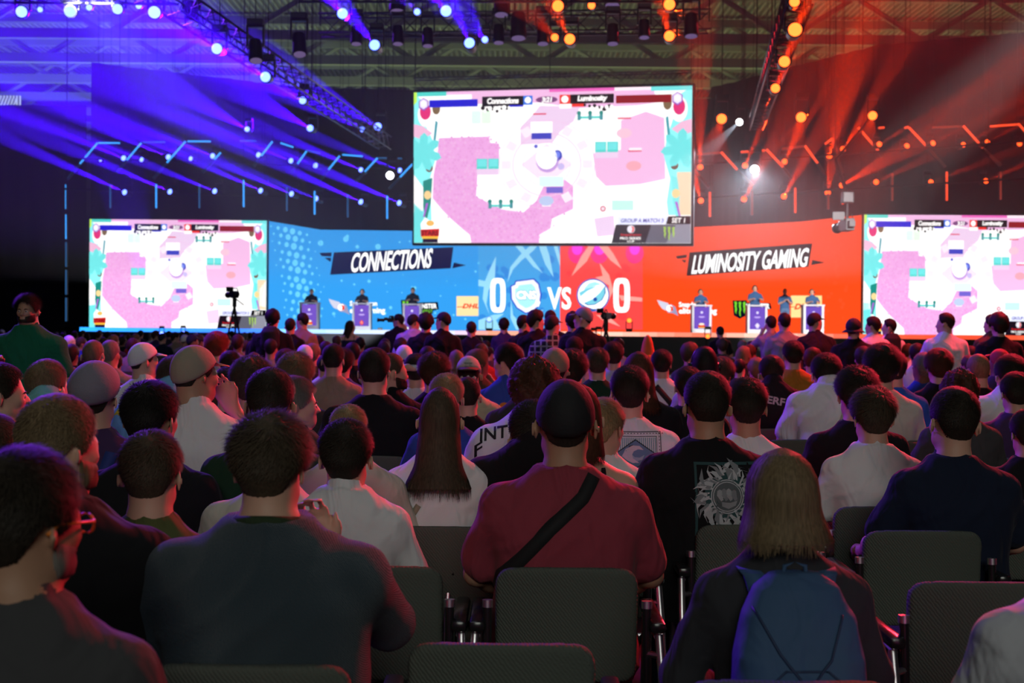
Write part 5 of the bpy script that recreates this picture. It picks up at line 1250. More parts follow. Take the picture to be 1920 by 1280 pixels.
W_['by_bucket'] = seat(1072, 662, 7, 'person with thick dark hair right next to the beige hat', dy=.3, shirt='darkgrey', hair=('bushy', 'dark'), W=1.0, h=H3, hseed=30)
W_['teal_collar'] = seat(1120, 654, 9, 'person in a dark green top with a white collar line', dy=0, shirt='darkgreen', hair=('short', 'brown'), W=1.05, h=H3, hseed=31)
W_['paleblue'] = seat(1150, 642, 11, 'person in a pale blue-white T-shirt behind the dark green top', shirt=(.45, .47, .62), hair=('short', 'dark'), W=1.0, h=H3, hseed=32)
W_['greyblue'] = seat(1077, 628, 13, 'person in a grey-blue T-shirt sitting tall, right of the beige hat', shirt=(.28, .29, .40), hair=('fade', 'dark'), W=1.1, h=H3, hseed=33)
W_['dreads'] = seat(1196, 661, 6, 'person with big dark braided hair and black top, beside the wave-stamp T-shirt', dy=.1, shirt='black', hair=('longdown', 'auburn', .18, .95, .02), W=1.1, h=H3, hseed=34)
W_['orangehat'] = seat(1214, 662, 12, 'person with a tall pointed orange hat', shirt='red', hair=('short', 'orange'), cap=('tall', (.6, .12, .02)), W=1.0, h=H3, hseed=35)
W_['strapwhite'] = seat(1240, 657, 10, 'person in white with a dark strap across the back, right of the orange hat', shirt='white', hair=('short', 'dark'), W=1.05, h=H3, hseed=36)
W_['phones'] = seat(1320, 651, 8, 'person with long black hair and headphones, pale top', shirt='lilac', hair=('longdown', 'black', .10, .95, .02), cap=('phones', 'black'), W=.95, h=H3, hseed=37)
W_['black_r1'] = seat(1290, 690, 6, 'person in black hidden behind the flame-print T-shirt, left shoulder showing', dy=.2, shirt='black', hair=('short', 'dark'), W=1.2, h=H3, hseed=38)
W_['nerf'] = seat(1450, 668, 8, 'person in a black T-shirt with white letters across the shoulders', shirt='black', hair=('fade', 'dark'), W=1.08, h=H3, hseed=39, lean=.05, drop=.07)
W_['mustard'] = seat(1486, 640, 11, 'large person in a mustard orange T-shirt', shirt='mustard', hair=('short', 'dark'), W=1.30, belly=.05, h=H3, hseed=40)
W_['whitebig'] = seat(1555, 662, 7, 'person in a white T-shirt lit lilac, hunched, right of the mustard T-shirt', dy=.1, shirt='white', hair=('short', 'dark'), W=1.15, h=H2, hseed=41, loose=.022, lean=.08, drop=.07)
W_['blackmid'] = seat(1604, 694, 5, 'person in a black T-shirt, dark round haircut, left of the bowl haircut', dy=-.4, shirt='black', hair=('mop', 'dark'), W=1.15, h=H2, hs=1.1, hseed=42)
W_['bighair'] = seat(1652, 653, 7, 'person with voluminous dark hair in a light grey T-shirt', dy=-.1, shirt='offwhite', hair=('bushy', 'dark'), W=1.05, h=H2, hs=1.1, hseed=43)
W_['blueshoulder'] = seat(1674, 661, 8, 'person in a bright blue top, mostly behind the voluminous dark hair', shirt=(.02, .12, .5), hair=('short', 'dark'), W=1.05, h=H3, hseed=44)
W_['curlyR'] = seat(1797, 706, 5, 'person with short curly reddish hair peeking over the cropped head in navy', dy=.25, shirt='darkgrey', hair=('curly', 'auburn'), W=1.0, h=H3, hs=.95, hseed=45)
W_['whiteR'] = seat(1898, 667, 7, 'person in a white T-shirt near the right edge, turned left', dy=-.1, shirt='white', hair=('short', 'dark'), W=1.15, h=H2, hseed=46, side=.12, loose=.02, drop=.06)
W_['darkR'] = seat(1902, 700, 6, 'person in dark navy at the right edge', dy=-.2, shirt='purple', hair=('short', 'dark'), W=1.2, h=H2, hseed=47)
W_['edgeR'] = seat(1925, 770, 4, 'person in black cut off by the right edge', dy=-.2, shirt='black', hair=('short', 'dark'), W=1.1, h=H2, hseed=48)
W_['cornerR'] = seat(2040, 885, 0, 'person in a white long-sleeved top, only shoulder and arm in view at the corner', dy=.35, shirt=(.50, .50, .55), hair=('short', 'dark'), W=1.15, h=H1, hseed=49, sleeve='long', lean=.10)
W_['bald_w'] = seat(1832, 662, 8, 'person with a nearly shaved head and black top, right of the aisle of empty seats', shirt='black', hair=('buzz', 'light'), W=1.15, h=H3, hseed=50)
W_['redkid'] = seat(1758, 660, 9, 'child with ginger-lit curly hair in black, in front of the white shirt standing', shirt='black', hair=('bushy', 'auburn'), W=.95, h=H3, hseed=51)
# left side
W_['polo'] = seat(80, 671, 5, 'person in a pale turquoise polo shirt bending forward at the left', dy=-.45, shirt='cyan', hair=('fade', 'light'), W=1.15, h=H2, hs=1.02, hseed=52, side=.06, drop=.08, lean=.12, pitch=-14, yaw=-15)
W_['redprofile'] = seat(6, 683, 4, 'person cut by the left edge with a red-lit face in profile, black shirt', dy=-.5, shirt='black', hair=('fade', 'dark'), W=1.1, h=H1, yaw=-62, hseed=53)
W_['edgeL'] = seat(-8, 780, 2, 'person at the left edge of whom only the red-lit back of the head shows', dy=.1, shirt='black', hair=('short', 'brown'), W=1.1, h=H2, hseed=54)
W_['flatcap'] = seat(182, 690, 4, 'person in a dark navy top wearing a grey flat cap', dy=-.4, shirt='purple', hair=('short', 'dark'), cap=('flat', (.22, .20, .26)), W=1.12, h=H2, hs=1.12, hseed=55)
W_['black285'] = seat(287, 719, 3, 'person in a black T-shirt with thick black hair, left of the beige cap', dy=-.4, shirt='black', hair=('short', 'black'), W=1.18, h=H2, hs=1.14, hseed=56, yaw=-18, skin='tan', side=.02)
W_['beigecap'] = seat(369, 642, 4, 'person in a white T-shirt with a beige baseball cap, hands at the face', dy=-.1, shirt='white', hair=('buzz', 'dark'), cap=('cap', (.34, .29, .22), (.45, .25, .15)), W=1.05, h=H1, hseed=57, yaw=-38, arms=('lap', 'face'), fine=True, skin='tan', hs=1.0)
W_['cyanyellow'] = seat(322, 665, 6, 'person in a light blue and yellow top behind the thick black hair', dy=-.45, shirt=(.16, .42, .60), hair=('short', 'brown'), W=1.15, h=H2, hseed=58, side=.10, hs=1.0, drop=.08)
W_['whitecap'] = seat(272, 643, 8, 'person in a white shirt and white cap with a dark strap over the back', dy=-.2, shirt='white', hair=('fade', 'dark'), cap=('cap', 'white'), W=1.15, h=H2, hseed=59, yaw=-50)
W_['bald175'] = seat(177, 636, 9, 'person with a shaved head in a dark T-shirt, left of the white cap', dy=0, shirt='charcoal', hair=('buzz', 'light'), W=1.1, h=H3, hseed=60)
W_['head470'] = seat(510, 693, 3, 'person with a thick neck and short dark brown hair, directly behind the knitted sweater wearer', dy=-.15, shirt='darkgreen', hair=('fade', 'dark'), W=1.1, h=H1, hs=1.08, hseed=61, skin='tan')
W_['greyprofile'] = seat(557, 708, 4, 'grey-haired person in profile with a red-lit face and dark green shirt', dy=-.15, shirt='darkgreen', hair=('short', 'grey'), W=1.15, h=H2, yaw=-70, hseed=62)
W_['brown475'] = seat(474, 677, 5, 'person with wavy brown hair lit red, left of the thick-necked one', dy=-.1, shirt='darkgreen', hair=('bushy', 'brown'), W=.95, h=H2, hseed=63)
W_['mop555'] = seat(556, 667, 6, 'person with a light-brown bowl haircut, dark top', dy=0, shirt='charcoal', hair=('mop', 'light'), W=.95, h=H2, hs=1.12, hseed=64)
W_['crossed430'] = seat(432, 690, 5, 'person in black with a raised bare arm, right of the white T-shirt and beige cap', dy=.2, shirt='darkgreen', hair=('short', 'dark'), W=1.1, h=H2, hseed=65, arms=('lap', 'mouth'), side=.04)
W_['redhair'] = seat(408, 624, 12, 'person with bright red dyed hair in a white lettered jersey', dy=0, shirt='lilac', hair=('bushy', 'red'), W=1.0, h=H3, hseed=66)
W_['profile655'] = seat(655, 762, 3, 'person with a blond plaited head lit pink, behind the white T-shirt child', dy=-.3, shirt='offwhite', hair=('short', 'blond'), W=.95, h=H2, hs=.80, hseed=67)
W_['curl610'] = seat(470, 730, 4, 'person in dark clothes low between the black hair and the brown wavy hair', dy=-.1, shirt='darkgreen', hair=('short', 'dark'), W=1.0, h=H3, hseed=68) if False else None
# empty seats that show
for px, row, lab in [(720, 4, 'empty grey chair right of the thick-necked dark head'), (945, 1, 'empty grey chair cut by the bottom edge, in front of the burgundy T-shirt'), (1560, 5, 'empty grey chair left of the black round haircut'), (1490, 5, 'empty grey chair right of the half hidden white T-shirt'),
                     (1505, 4, 'empty grey chair behind the backpack wearer, left of the bowl haircut'), (1700, 5, 'empty grey chair right of the bowl haircut'), (1850, 4, 'empty grey chair right of the navy T-shirt, second from the edge'), (1935, 4, 'empty grey chair at the right edge behind the navy T-shirt'),
                     (1700, 6, 'empty grey chair in the sixth row, right part'), (1790, 6, 'empty grey chair in the sixth row beside the dark navy edge person'), (1560, 4, 'empty grey chair under the left arm of the bowl haircut child'), (1910, 5, 'empty grey chair near the right edge under the dark navy top'),
                     (1720, 7, 'empty grey chair right of the voluminous dark hair'), (1780, 7, 'empty grey chair behind the curly reddish hair'), (1715, 8, 'empty grey chair beside the bright blue top'), (1610, 8, 'empty grey chair left of the bright blue top'),
                     (1830, 7, 'empty grey chair left of the white T-shirt near the right edge'), (1500, 7, 'empty grey chair left of the lilac-lit white T-shirt'), (600, 4, 'empty grey chair in front of the grey-haired profile'), (1430, 6, 'empty grey chair right of the half hidden head'),
                     (1848, 2, 'empty dark chair left of the white long-sleeved shoulder')]:
    yr = ROW[row]-(.16 if row == 2 else 0); q = P(px, 700, yr); chair(q.x, yr, px=px, row=row, label=lab, simple=row > 6)

# ============================================================ farther rows, filled seat by seat
crs = random.Random(21)
GW, GH = 480, 320; cover = np.zeros((GH, GW), bool)
def sil(x, d, ztop, s, top_only=False):
    """grid cells of a seated figure: head and shoulders"""
    q = proj((x, d, ztop)); sc = F/d; out = []
    hx, hy, hw = q[0], q[1], .085*s*sc*1.15
    y, yy = np.mgrid[0:GH, 0:GW]*4.0; X = yy; Y = y
    head = ((X-hx)/hw)**2+((Y-(hy+.125*s*sc))/(.125*s*sc))**2 < 1
    body = (np.abs(X-hx) < .21*s*sc) & (Y > hy+.30*s*sc)
    return head, body
for res in PEOPLE:
    h_, b_ = sil(res['x'], res['d'], P(res['px'], 0, 1).z*0+.46+.925*res['s'], res['s']); cover |= h_ | b_
taken = [(res['x'], res['row']) for res in PEOPLE]
def maxd(px):
    return 46 if px < 480 else 30 if px < 560 else 27 if px < 760 else 25 if px < 1170 else 17.5 if px < 1345 else 26 if px < 1520 else 21
CAND = []
for row in range(9, 49):
    d = ROW[row]+.235
    half = 980/F*d
    x = -half-.3+crs.random()*.5
    while x < half+.4:
        x += .57; px = proj((x, d, 1.3))[0]
        if d > maxd(px) or crs.random() < (.30 if px < 1350 else .42): continue
        if any(abs(x-tx) < .5 and tr == row for tx, tr in taken): continue
        kid = crs.random() < .22; s = crs.uniform(.80, .9) if kid else crs.uniform(.93, 1.05); xx = x+crs.uniform(-.08, .08)
        h_, b_ = sil(xx, d, .46+.925*s, s); tot = h_ | b_; n = (tot & ~cover).sum()
        inside = tot.sum()
        if h_.any() and n >= 1 and (h_ & ~cover).sum() >= max(1, .25*h_.sum()): CAND.append((xx, d, s, row, px, int(n)))
        cover |= tot
print('far candidates', len(CAND))
CAND.sort(key=lambda c: -c[5]); NEAR_N = 300-len(PEOPLE)-34
FARC = ['black', 'black', 'black', 'charcoal', 'darkgrey', 'white', 'white', 'lilac', 'navy', 'navy', 'grey', 'purple', 'darkgreen', 'beige', 'red', 'blue', 'offwhite', 'brown']
FARN = {'black': 'black', 'charcoal': 'charcoal', 'darkgrey': 'dark grey', 'white': 'white', 'lilac': 'lilac', 'navy': 'navy', 'grey': 'grey', 'purple': 'dark purple', 'darkgreen': 'dark green', 'beige': 'beige', 'red': 'red', 'blue': 'blue', 'offwhite': 'off-white', 'brown': 'brown'}
HN = {'dark': 'dark-haired', 'black': 'black-haired', 'brown': 'brown-haired', 'light': 'fair-haired', 'blond': 'blond', 'grey': 'grey-haired', 'auburn': 'auburn-haired'}
ARCH = [dict(W=w_, belly=b_, yaw=y_, arms=a_, pitch=p_, h=.022, sleeve=sl, seed=i) for i, (w_, b_, y_, a_, p_, sl) in enumerate([(1.0, 0, 0, ('lap', 'lap'), 0, 'short'), (1.15, .03, 0, ('lap', 'lap'), 0, 'short'), (.92, 0, 12, ('phone', 'phone'), -12, 'short'), (1.05, .01, -25, ('cross', 'cross'), 0, 'long'), (.95, 0, 30, ('lap', 'knee'), 0, 'short'), (1.1, .02, 0, ('knee', 'knee'), -8, 'long'), (1.0, 0, -50, ('lap', 'mouth'), 0, 'short')])]
FAR = []
for xx, d, s, row, px, n in CAND[:NEAR_N]:
    sc_ = crs.choice(FARC); hc = crs.choice(['dark', 'dark', 'black', 'brown', 'brown', 'light', 'auburn', 'grey' if s > .95 else 'blond']); hst = crs.choice(['short', 'short', 'fade', 'fade', 'mop', 'buzz', 'bushy'])
    hair = (hst, hc); cap_ = None; u = crs.random()
    if u < .08 and s < 1: hair = ('longdown', hc, .14, .9, 0)
    elif u < .16: cap_ = ('cap', crs.choice(['black', 'white', 'navy', 'red', 'grey']))
    a = dict(crs.choice(ARCH))
    res = person((xx, d, 0), s=s, shirt=sc_, hair=hair, cap=cap_, lod=1 if d > 12 else 0, hseed=crs.randrange(3) if cap_ is None else 0, px=px, hs=1.1, skin=crs.choice(['fair', 'fair', 'tan', 'tan', 'dark']), **a)
    res['row'] = row; res['x'] = xx; FAR.append((res, row, px, sc_, hc, cap_, hair))
    chair(xx, ROW[row], px=px, row=row, simple=True, occ='far')
from collections import defaultdict
def zone(px): return 'before left screen' if px < 500 else 'before blue wall' if px < 890 else 'below hanging screen' if px < 1300 else 'before red wall' if px < 1610 else 'before right screen'
def near(row): return 'middle rows' if row < 14 else 'back rows' if row < 24 else 'farthest rows'
bk = defaultdict(list)
for res, row, px, sc_, hc, cap_, hair in FAR:
    k = '%s person in %s%s, %s %s' % (HN[hc], FARN[sc_], (' with %s cap' % cap_[1] if cap_ else ' with long hair' if hair[0] == 'longdown' else ''), near(row), zone(px)); bk[k].append((res['o'], px))
for k, L in bk.items():
    L.sort(key=lambda q: q[1])
    for i, (o, _) in enumerate(L): o['label'] = k + (', %s' % ordn(i, len(L)) if len(L) > 1 else ''); o['group'] = 'seated public in the rows towards the stage'
for k, r_ in W_.items():
    if r_: r_['o']['group'] = 'seated public in the near rows'
# the remaining far heads, one object
rest = CAND[NEAR_N:]
if rest:
    vA = variant(**ARCH[0]); parts = []
    def me_arr(me):
        v = np.empty(len(me.vertices)*3, np.float32); me.vertices.foreach_get('co', v); n = len(me.polygons); tot = np.empty(n, np.int32); me.polygons.foreach_get('loop_total', tot); st = np.empty(n, np.int32); me.polygons.foreach_get('loop_start', st)
        li = np.empty(len(me.loops), np.int32); me.loops.foreach_get('vertex_index', li); ix = st[:, None]+np.minimum(np.arange(4)[None], tot[:, None]-1); return v.reshape(-1, 3), li[ix]
    hm = hair_mesh('short', 0, 1); hv, hf = me_arr(hm); bv, bf = me_arr(vA['body']); cv, cf = vA['cv'], vA['cf']; HMn = np.array(vA['HM']); hv2 = hv@HMn[:3, :3].T+HMn[:3, 3]
    vs = []; fs = []; mi = []; o_ = 0
    for xx, d, s, row, px, n in rest:
        for k, (v, f) in enumerate(((bv, bf), (cv, cf), (hv2, hf))):
            vs.append(v*s+np.array((xx, d, .46*(1-s)))); fs.append(f+o_); o_ += len(v); mi.append(np.full(len(f), (0, 1+crs.randrange(3) if k == 1 else 1, 4)[k] if k != 1 else 1+crs.randrange(3)))
    me = quads_mesh('distant_crowd', np.concatenate(vs), np.concatenate(fs))
    for m in (SKIN['fair'], cloth('black'), cloth('lilac'), cloth('navy'), hairmat(HAIRC['dark'])): me.materials.append(m)
    me.polygons.foreach_set('material_index', np.concatenate(mi).astype(np.int32))
    tag(link('distant_crowd', me), 'the many tiny heads of the public far off in front of the stage', 'crowd', kind='stuff')
# chair labels
RW = ['front', 'second', 'third', 'fourth', 'fifth', 'sixth', 'seventh', 'eighth', 'ninth', 'tenth', 'eleventh', 'twelfth', 'thirteenth', 'fourteenth', 'fifteenth', 'sixteenth', 'seventeenth', 'eighteenth', 'nineteenth', 'twentieth']
cl = defaultdict(list)
for r_, px, row, lab, occ in CHAIRS:
    if lab: tag(r_, lab, 'chair', 'grey conference chairs in rows')
    elif occ and occ != 'far': t = occ.replace('person ', '').split(',')[0]; cl['grey chair under the one ' + ' '.join(t.split()[:9])].append((r_, px))
    else: cl['grey chair in the %s row, under a seated person' % (RW[row] if row < 20 else 'farthest')].append((r_, px))
for k, L in cl.items():
    L.sort(key=lambda q: q[1])
    for i, (o, _) in enumerate(L): tag(o, k + (', %s' % ordn(i, len(L)) if len(L) > 1 else ''), 'chair', 'grey conference chairs in rows')
# ============================================================ things worn or printed, near rows
PW = emit('x', (1, 1, 1)) if False else None
def cm(c, n='print_ink'): return mat(n, c, .8)
def txt(s, x0, z0, x1, z1, bold=.02, shear=0, slope=0):
    vs, fs = text_polys(s, bold); return [[(x0+vs[i][0]*(x1-x0)+shear*vs[i][1]*(z1-z0), z0+vs[i][1]*(z1-z0)+slope*vs[i][0]) for i in f] for f in fs]
# flame roundel on the black T-shirt
r_ = W_['dragon']; fr = random.Random(4); pol = []
wt, gy, tl = cm((.50, .52, .55)), cm((.10, .12, .13)), cm((.02, .07, .075))
cx, cz, R0 = .03, .93, .082
for x0, z0, x1, z1 in [(-.085, 1.04, .16, 1.05), (-.085, .79, -.076, 1.05), (.0, .78, .16, .788)]: pol.append(([(x0, z0), (x1, z0), (x1, z1), (x0, z1)], tl, 0))
pol.append(([(cx+R0*math.cos(a), cz+R0*math.sin(a)) for a in [2*PI*k/24 for k in range(24)]], tl, 0))
g2 = cm((.22, .24, .26))
for k in range(96):
    a = 2*PI*k/96+fr.uniform(-.1, .1); r1 = R0*fr.uniform(.82, 1.22); L = fr.uniform(.016, .042); tw = fr.choice((-1, 1, 1))*fr.uniform(.15, .5); w_ = fr.uniform(.04, .10)
    pt = lambda rr, aa: (cx+rr*math.cos(aa), cz+rr*math.sin(aa))
    pol.append(([pt(r1-.014, a-w_), pt(r1-.014, a+w_), pt(r1+L*.5, a+tw*.5+w_*.7), pt(r1+L, a+tw*1.2), pt(r1+L*.55, a+tw*.4-w_*.3)], wt if k % 3 else g2, 1+(k % 4)*.3))
for r0, r1, m in ((.060, .056, wt), (.052, .049, wt)):
    for k in range(24):
        a0, a1 = 2*PI*k/24, 2*PI*(k+1)/24; pol.append(([(cx+r0*math.cos(a0), cz+r0*math.sin(a0)), (cx+r0*math.cos(a1), cz+r0*math.sin(a1)), (cx+r1*math.cos(a1), cz+r1*math.sin(a1)), (cx+r1*math.cos(a0), cz+r1*math.sin(a0))], m, 1))
pol.append(([(cx+.056*math.cos(a), cz+.056*math.sin(a)) for a in [2*PI*k/20 for k in range(20)]], gy, .6))
for k in range(4):   # a clenched hand in the roundel
    u = -.030+k*.017; pol.append(([(cx+u-.008, cz+.004), (cx+u-.006, cz+.026-.004*abs(k-1.5)), (cx+u+.002, cz+.031-.004*abs(k-1.5)), (cx+u+.010, cz+.022), (cx+u+.014, cz-.008), (cx+u+.006, cz-.014)], g2 if k % 2 else cm((.34, .36, .38)), 1.5))
pol.append(([(cx-.022, cz-.016), (cx+.01, cz-.020), (cx+.036, cz-.012), (cx+.040, cz+.004), (cx+.030, cz-.030), (cx+.004, cz-.042), (cx-.020, cz-.032)], cm((.30, .32, .34)), 1.6))
decal(r_, pol)
# wave stamp on the white T-shirt
r_ = W_['wave']; pol = []; ink, cyn, bl = cm((.02, .03, .04)), cm((.08, .25, .30)), cm((.12, .22, .34)); wt = cm((.55, .55, .58))
x0, x1, z0, z1 = -.115, .13, .85, 1.065
def frame(a0, a1, b0, b1, t, m, l=0):
    for q in ([(a0, b0), (a1, b0), (a1, b0+t), (a0, b0+t)], [(a0, b1-t), (a1, b1-t), (a1, b1), (a0, b1)], [(a0, b0), (a0+t, b0), (a0+t, b1), (a0, b1)], [(a1-t, b0), (a1, b0), (a1, b1), (a1-t, b1)]): pol.append((q, m, l))
frame(x0, x1, z0-.05, z1, .004, ink)
for k in range(16): pol.append(([(x0+.008+k*.016, z1-.014), (x0+.014+k*.016, z1-.006), (x0+.020+k*.016, z1-.014), (x0+.014+k*.016, z1-.011)], ink, 0)); pol.append(([(x1-.014, z0-.04+k*.016), (x1-.006, z0-.034+k*.016), (x1-.014, z0-.028+k*.016), (x1-.011, z0-.034+k*.016)], ink, 0))
frame(x0+.02, x1-.022, z0, z1-.022, .003, ink)
for k in range(20): x = x0+.026+k*.0098; pol.append(([(x, z0+.007), (x+.004, z0+.007), (x+.004, z1-.03), (x, z1-.03)], cyn, 0))
cx, cz = -.002, .956
pol.append(([(cx-.105, cz), (cx, cz+.072), (cx+.105, cz), (cx, cz-.072)], ink, 1)); pol.append(([(cx-.096, cz), (cx, cz+.065), (cx+.096, cz), (cx, cz-.065)], bl, 1.6)); pol.append(([(cx-.096, cz), (cx-.02, cz-.02), (cx+.03, cz-.045), (cx, cz-.065)], cyn, 2))
for q, m, l in [([(cx-.07, cz-.01), (cx-.05, cz+.022), (cx-.015, cz+.042), (cx+.02, cz+.038), (cx+.04, cz+.018), (cx+.012, cz+.022), (cx-.01, cz+.012), (cx-.018, cz-.004)], wt, 2.6), ([(cx-.07, cz-.01), (cx-.018, cz-.004), (cx-.01, cz-.024), (cx+.015, cz-.040), (cx-.015, cz-.044), (cx-.045, cz-.030)], wt, 2.6),
    ([(cx-.018, cz-.004), (cx-.006, cz-.016), (cx+.02, cz-.018), (cx+.045, cz-.004), (cx+.03, cz-.026), (cx+.005, cz-.034), (cx-.014, cz-.022)], cm((.3, .42, .5)), 2.8)]: pol.append((q, m, l))
for q in txt('Decay', .01, z0-.042, .09, z0-.008, .01, .3): pol.append((q, ink, 0))
decal(r_, pol)
# lettering
r_ = W_['curly']; S_ = r_['s']
decal(r_, [(q, cm((.01, .01, .012)), 0) for s, b_ in (('INT', (-.125, 1.01, -.02, 1.055)), ('F', (-.145, .95, -.115, .995))) for q in txt(s, *b_, .02, 0, .02)])
r_ = W_['nerf']; decal(r_, [(q, cm((.42, .42, .44)), 0) for q in txt('ERF', -.075, .985, .045, 1.035, .03, .25, -.02)])
r_ = W_['bluprint']; pol = [([(-.02+.035*math.cos(a), .95+.03*math.sin(a)) for a in [PI*k/6 for k in range(12)]], cm((.6, .2, .01)), 0), ([(-.04, .86), (.06, .88), (.05, .91), (-.03, .89)], cm((.4, .02, .02)), 0)]
pol += [(q, cm((.5, .5, .5)), 0) for q in txt('XXX', -.06, .76, .07, .82, .02)][:0]
for k in range(4): pol.append(([(-.06, .78+.016*k), (.07, .785+.016*k), (.07, .793+.016*k), (-.06, .788+.016*k)], cm((.5, .5, .52)), 0))
decal(r_, pol)
r_ = W_['trucker']; m_ = MB(); me = bpy.data.meshes.new('patch')
cb = BVHTree.FromPolygons([tuple(v.co) for v in r_['cap'].data.vertices], [tuple(p.vertices) for p in r_['cap'].data.polygons])
def cap_pt(x, z, off): h_ = cb.ray_cast(Vector((x, .5, z)), Vector((0, -1, 0))); return (h_[0] if h_[0] else Vector((x, .1, z)))+Vector((0, off, 0))
for (a0, a1, b0, b1, c, o_) in ((-.030, .030, .175, .210, (.03, .05, .05), .002), (-.024, -.004, .186, .203, (.3, .32, .3), .004), (.0, .024, .199, .203, (.3, .32, .3), .004), (.0, .024, .191, .195, (.3, .32, .3), .004), (.0, .024, .183, .187, (.3, .32, .3), .004)):
    n = 6; vs = [cap_pt(a0+(a1-a0)*i/n, z, o_) for z in (b0, b1) for i in range(n+1)]; m_.add(vs, [(i, i+1, n+2+i, n+1+i) for i in range(n)], cm(c, 'patch_ink'))
m_.build('patch', None, r_['cap'])
for k, (x0_, z0_, x1_, z1_) in {'redhair': (-.09, .93, .09, .98)}.items(): decal(W_[k], [(q, cm((.03, .03, .2)), 0) for q in txt('F20', x0_, z0_, x1_, z1_, .03)])
# collars
def collar(k, c, r=.0055, drop=0.0):
    res = W_[k]; sec = res['V']['sec'][-1]; m_ = MB()
    m_.tube([(sec[4]+.066*math.sin(a)*1.0, sec[3]-.006+.064*math.cos(a), sec[0]-.004-drop*(.5-.5*math.cos(a))) for a in [2*PI*i/28 for i in range(29)]], r, 8, cap=False)
    setm(m_.build('collar', None, res['shirt'], True), cloth(c))
for k, c in [('burgundy', 'burgundy'), ('whiteboy', 'white'), ('dragon', 'black'), ('navytee', 'navy'), ('whitetee_r', 'white'), ('wave', 'white'), ('longhair', 'white'), ('oliveboy', 'olive'), ('curly', 'white'), ('glasses', 'darkgrey'), ('teal_collar', 'white'), ('beigecap', 'white')]: collar(k, c, .008 if k == 'teal_collar' else .0055)
res = W_['knit']; sec = res['V']['sec'][-1]; m_ = MB()    # green undershirt seen at the neck
m_.tube([(sec[4]+.074*math.sin(a), sec[3]-.012+.070*math.cos(a), sec[0]-.014-.012*math.cos(a)) for a in [2*PI*i/28 for i in range(29)]], .013, 8, cap=False)
o = setm(m_.build('undershirt', None, res['shirt'], True), cloth((.03, .05, .025))); o['label'] = 'dark green undershirt collar'
# straps
BK = mat('bag_webbing', (.008, .008, .009), .8)
def band(k, pts, w_, label, cat='bag strap', col=None, name='bag_strap', th=.004):
    res = W_[k]; m = BK if col is None else mat('bag_webbing', col, .8); o = strap_mesh(res, pts, w_, name, m, None, th); o.matrix_world = res['o'].matrix_world.copy(); return tag(o, label, cat)
band('burgundy', [(.085, 1.10), (.05, 1.04), (-.05, .95), (-.19, .80), (-.20, .74)], .042, 'black strap running across the burgundy T-shirt')
band('strapwhite', [(-.06, 1.06), (.06, .92), (.16, .72)], .05, 'dark strap on the white top right of the orange hat')
band('whitecap', [(-.06, 1.06), (.04, .94), (.16, .74)], .045, 'dark strap over the white shirt of the one with the white cap')
band('flatcap', [(.11, 1.03), (.07, .85), (.03, .62)], .05, 'blue strap on the back of the flat cap wearer', col=(.02, .04, .22))
for sx in (-1, 1): pass
for k, x in (('longhair', -.05),): band(k, [(x-.02, .93), (x-.10, .80), (x-.13, .66)], .022, 'thin beige strap on the white T-shirt under the long hair', col=(.35, .3, .22))
# yellow shoulder of the blue and yellow top
decal(W_['cyanyellow'], [([(-.16, .99), (.16, .99), (.10, 1.06), (-.10, 1.06)], cloth((.6, .5, .03)), 0)], 'yoke')
# tank top wearer: bare shoulders, so the shirt body sits lower
# glasses of the nearest person
res = W_['glasses']; HMs = res['HM'] @ Matrix.Translation(HC) @ Matrix.Scale(1.01, 4) @ Matrix.Translation(-HC)
ora = mat('orange_frame', (.75, .20, .02), .35); g0 = empty('glasses'); m_ = MB()
for sx in (-1, 1):
    m_.tube([(sx*.031+.024*math.cos(a), .116-.006*abs(math.cos(a)), .112+.018*math.sin(a)) for a in [2*PI*i/20 for i in range(21)]], .0028, 6, cap=False)
    m_.tube([(sx*.055, .110, .120), (sx*.078, .085, .122), (sx*.084, .0, .128), (sx*.083, -.025, .112)], [.0032, .0032, .003, .004], 6)
m_.tube([(-.008, .117, .114), (0, .119, .117), (.008, .117, .114)], .0028, 6)
bpy.data.objects.remove(g0); o = m_.build('glasses', ora, res['o'], True); o.matrix_local = HMs; o['label'] = 'orange-rimmed glasses'
for k in ('glasses', 'redprofile', 'beardprofile', 'greyprofile', 'beardman', 'beigecap', 'black285'): add_eyes(W_[k])
# beards
def beard(k, c, th=.007):
    res = W_[k]; d, f = sphere_dirs(72, 56); r0 = skin_r(d); p = HC+d*r0[:, None]; az = np.degrees(np.abs(np.arctan2(d[:, 0], d[:, 1])))
    m = np.clip((.075-p[:, 2]-np.clip((az-20)/60, 0, 1)*-.03)/.012, 0, 1)*np.clip((88-az)/8, 0, 1)*np.clip((p[:, 2]-.012)/.01, 0, 1)
    mo = (np.abs(p[:, 0]) < .024) & (np.abs(p[:, 2]-.056) < .009) & (az < 40); m = np.where(mo, 0, m)
    nz = .0015*np.sin(d[:, 0]*90)*np.sin(d[:, 2]*80); o = setm(link('beard', quads_mesh('beard', HC+d*(r0+m*(th+nz)-(1-m)*.008)[:, None], f), res['o']), hairmat(HAIRC[c])); o.matrix_local = res['HM'] @ Matrix.Translation(HC) @ Matrix.Scale(1.01, 4) @ Matrix.Translation(-HC)
beard('beardman', 'light', .010); beard('beardprofile', 'dark'); beard('glasses', 'grey', .002)
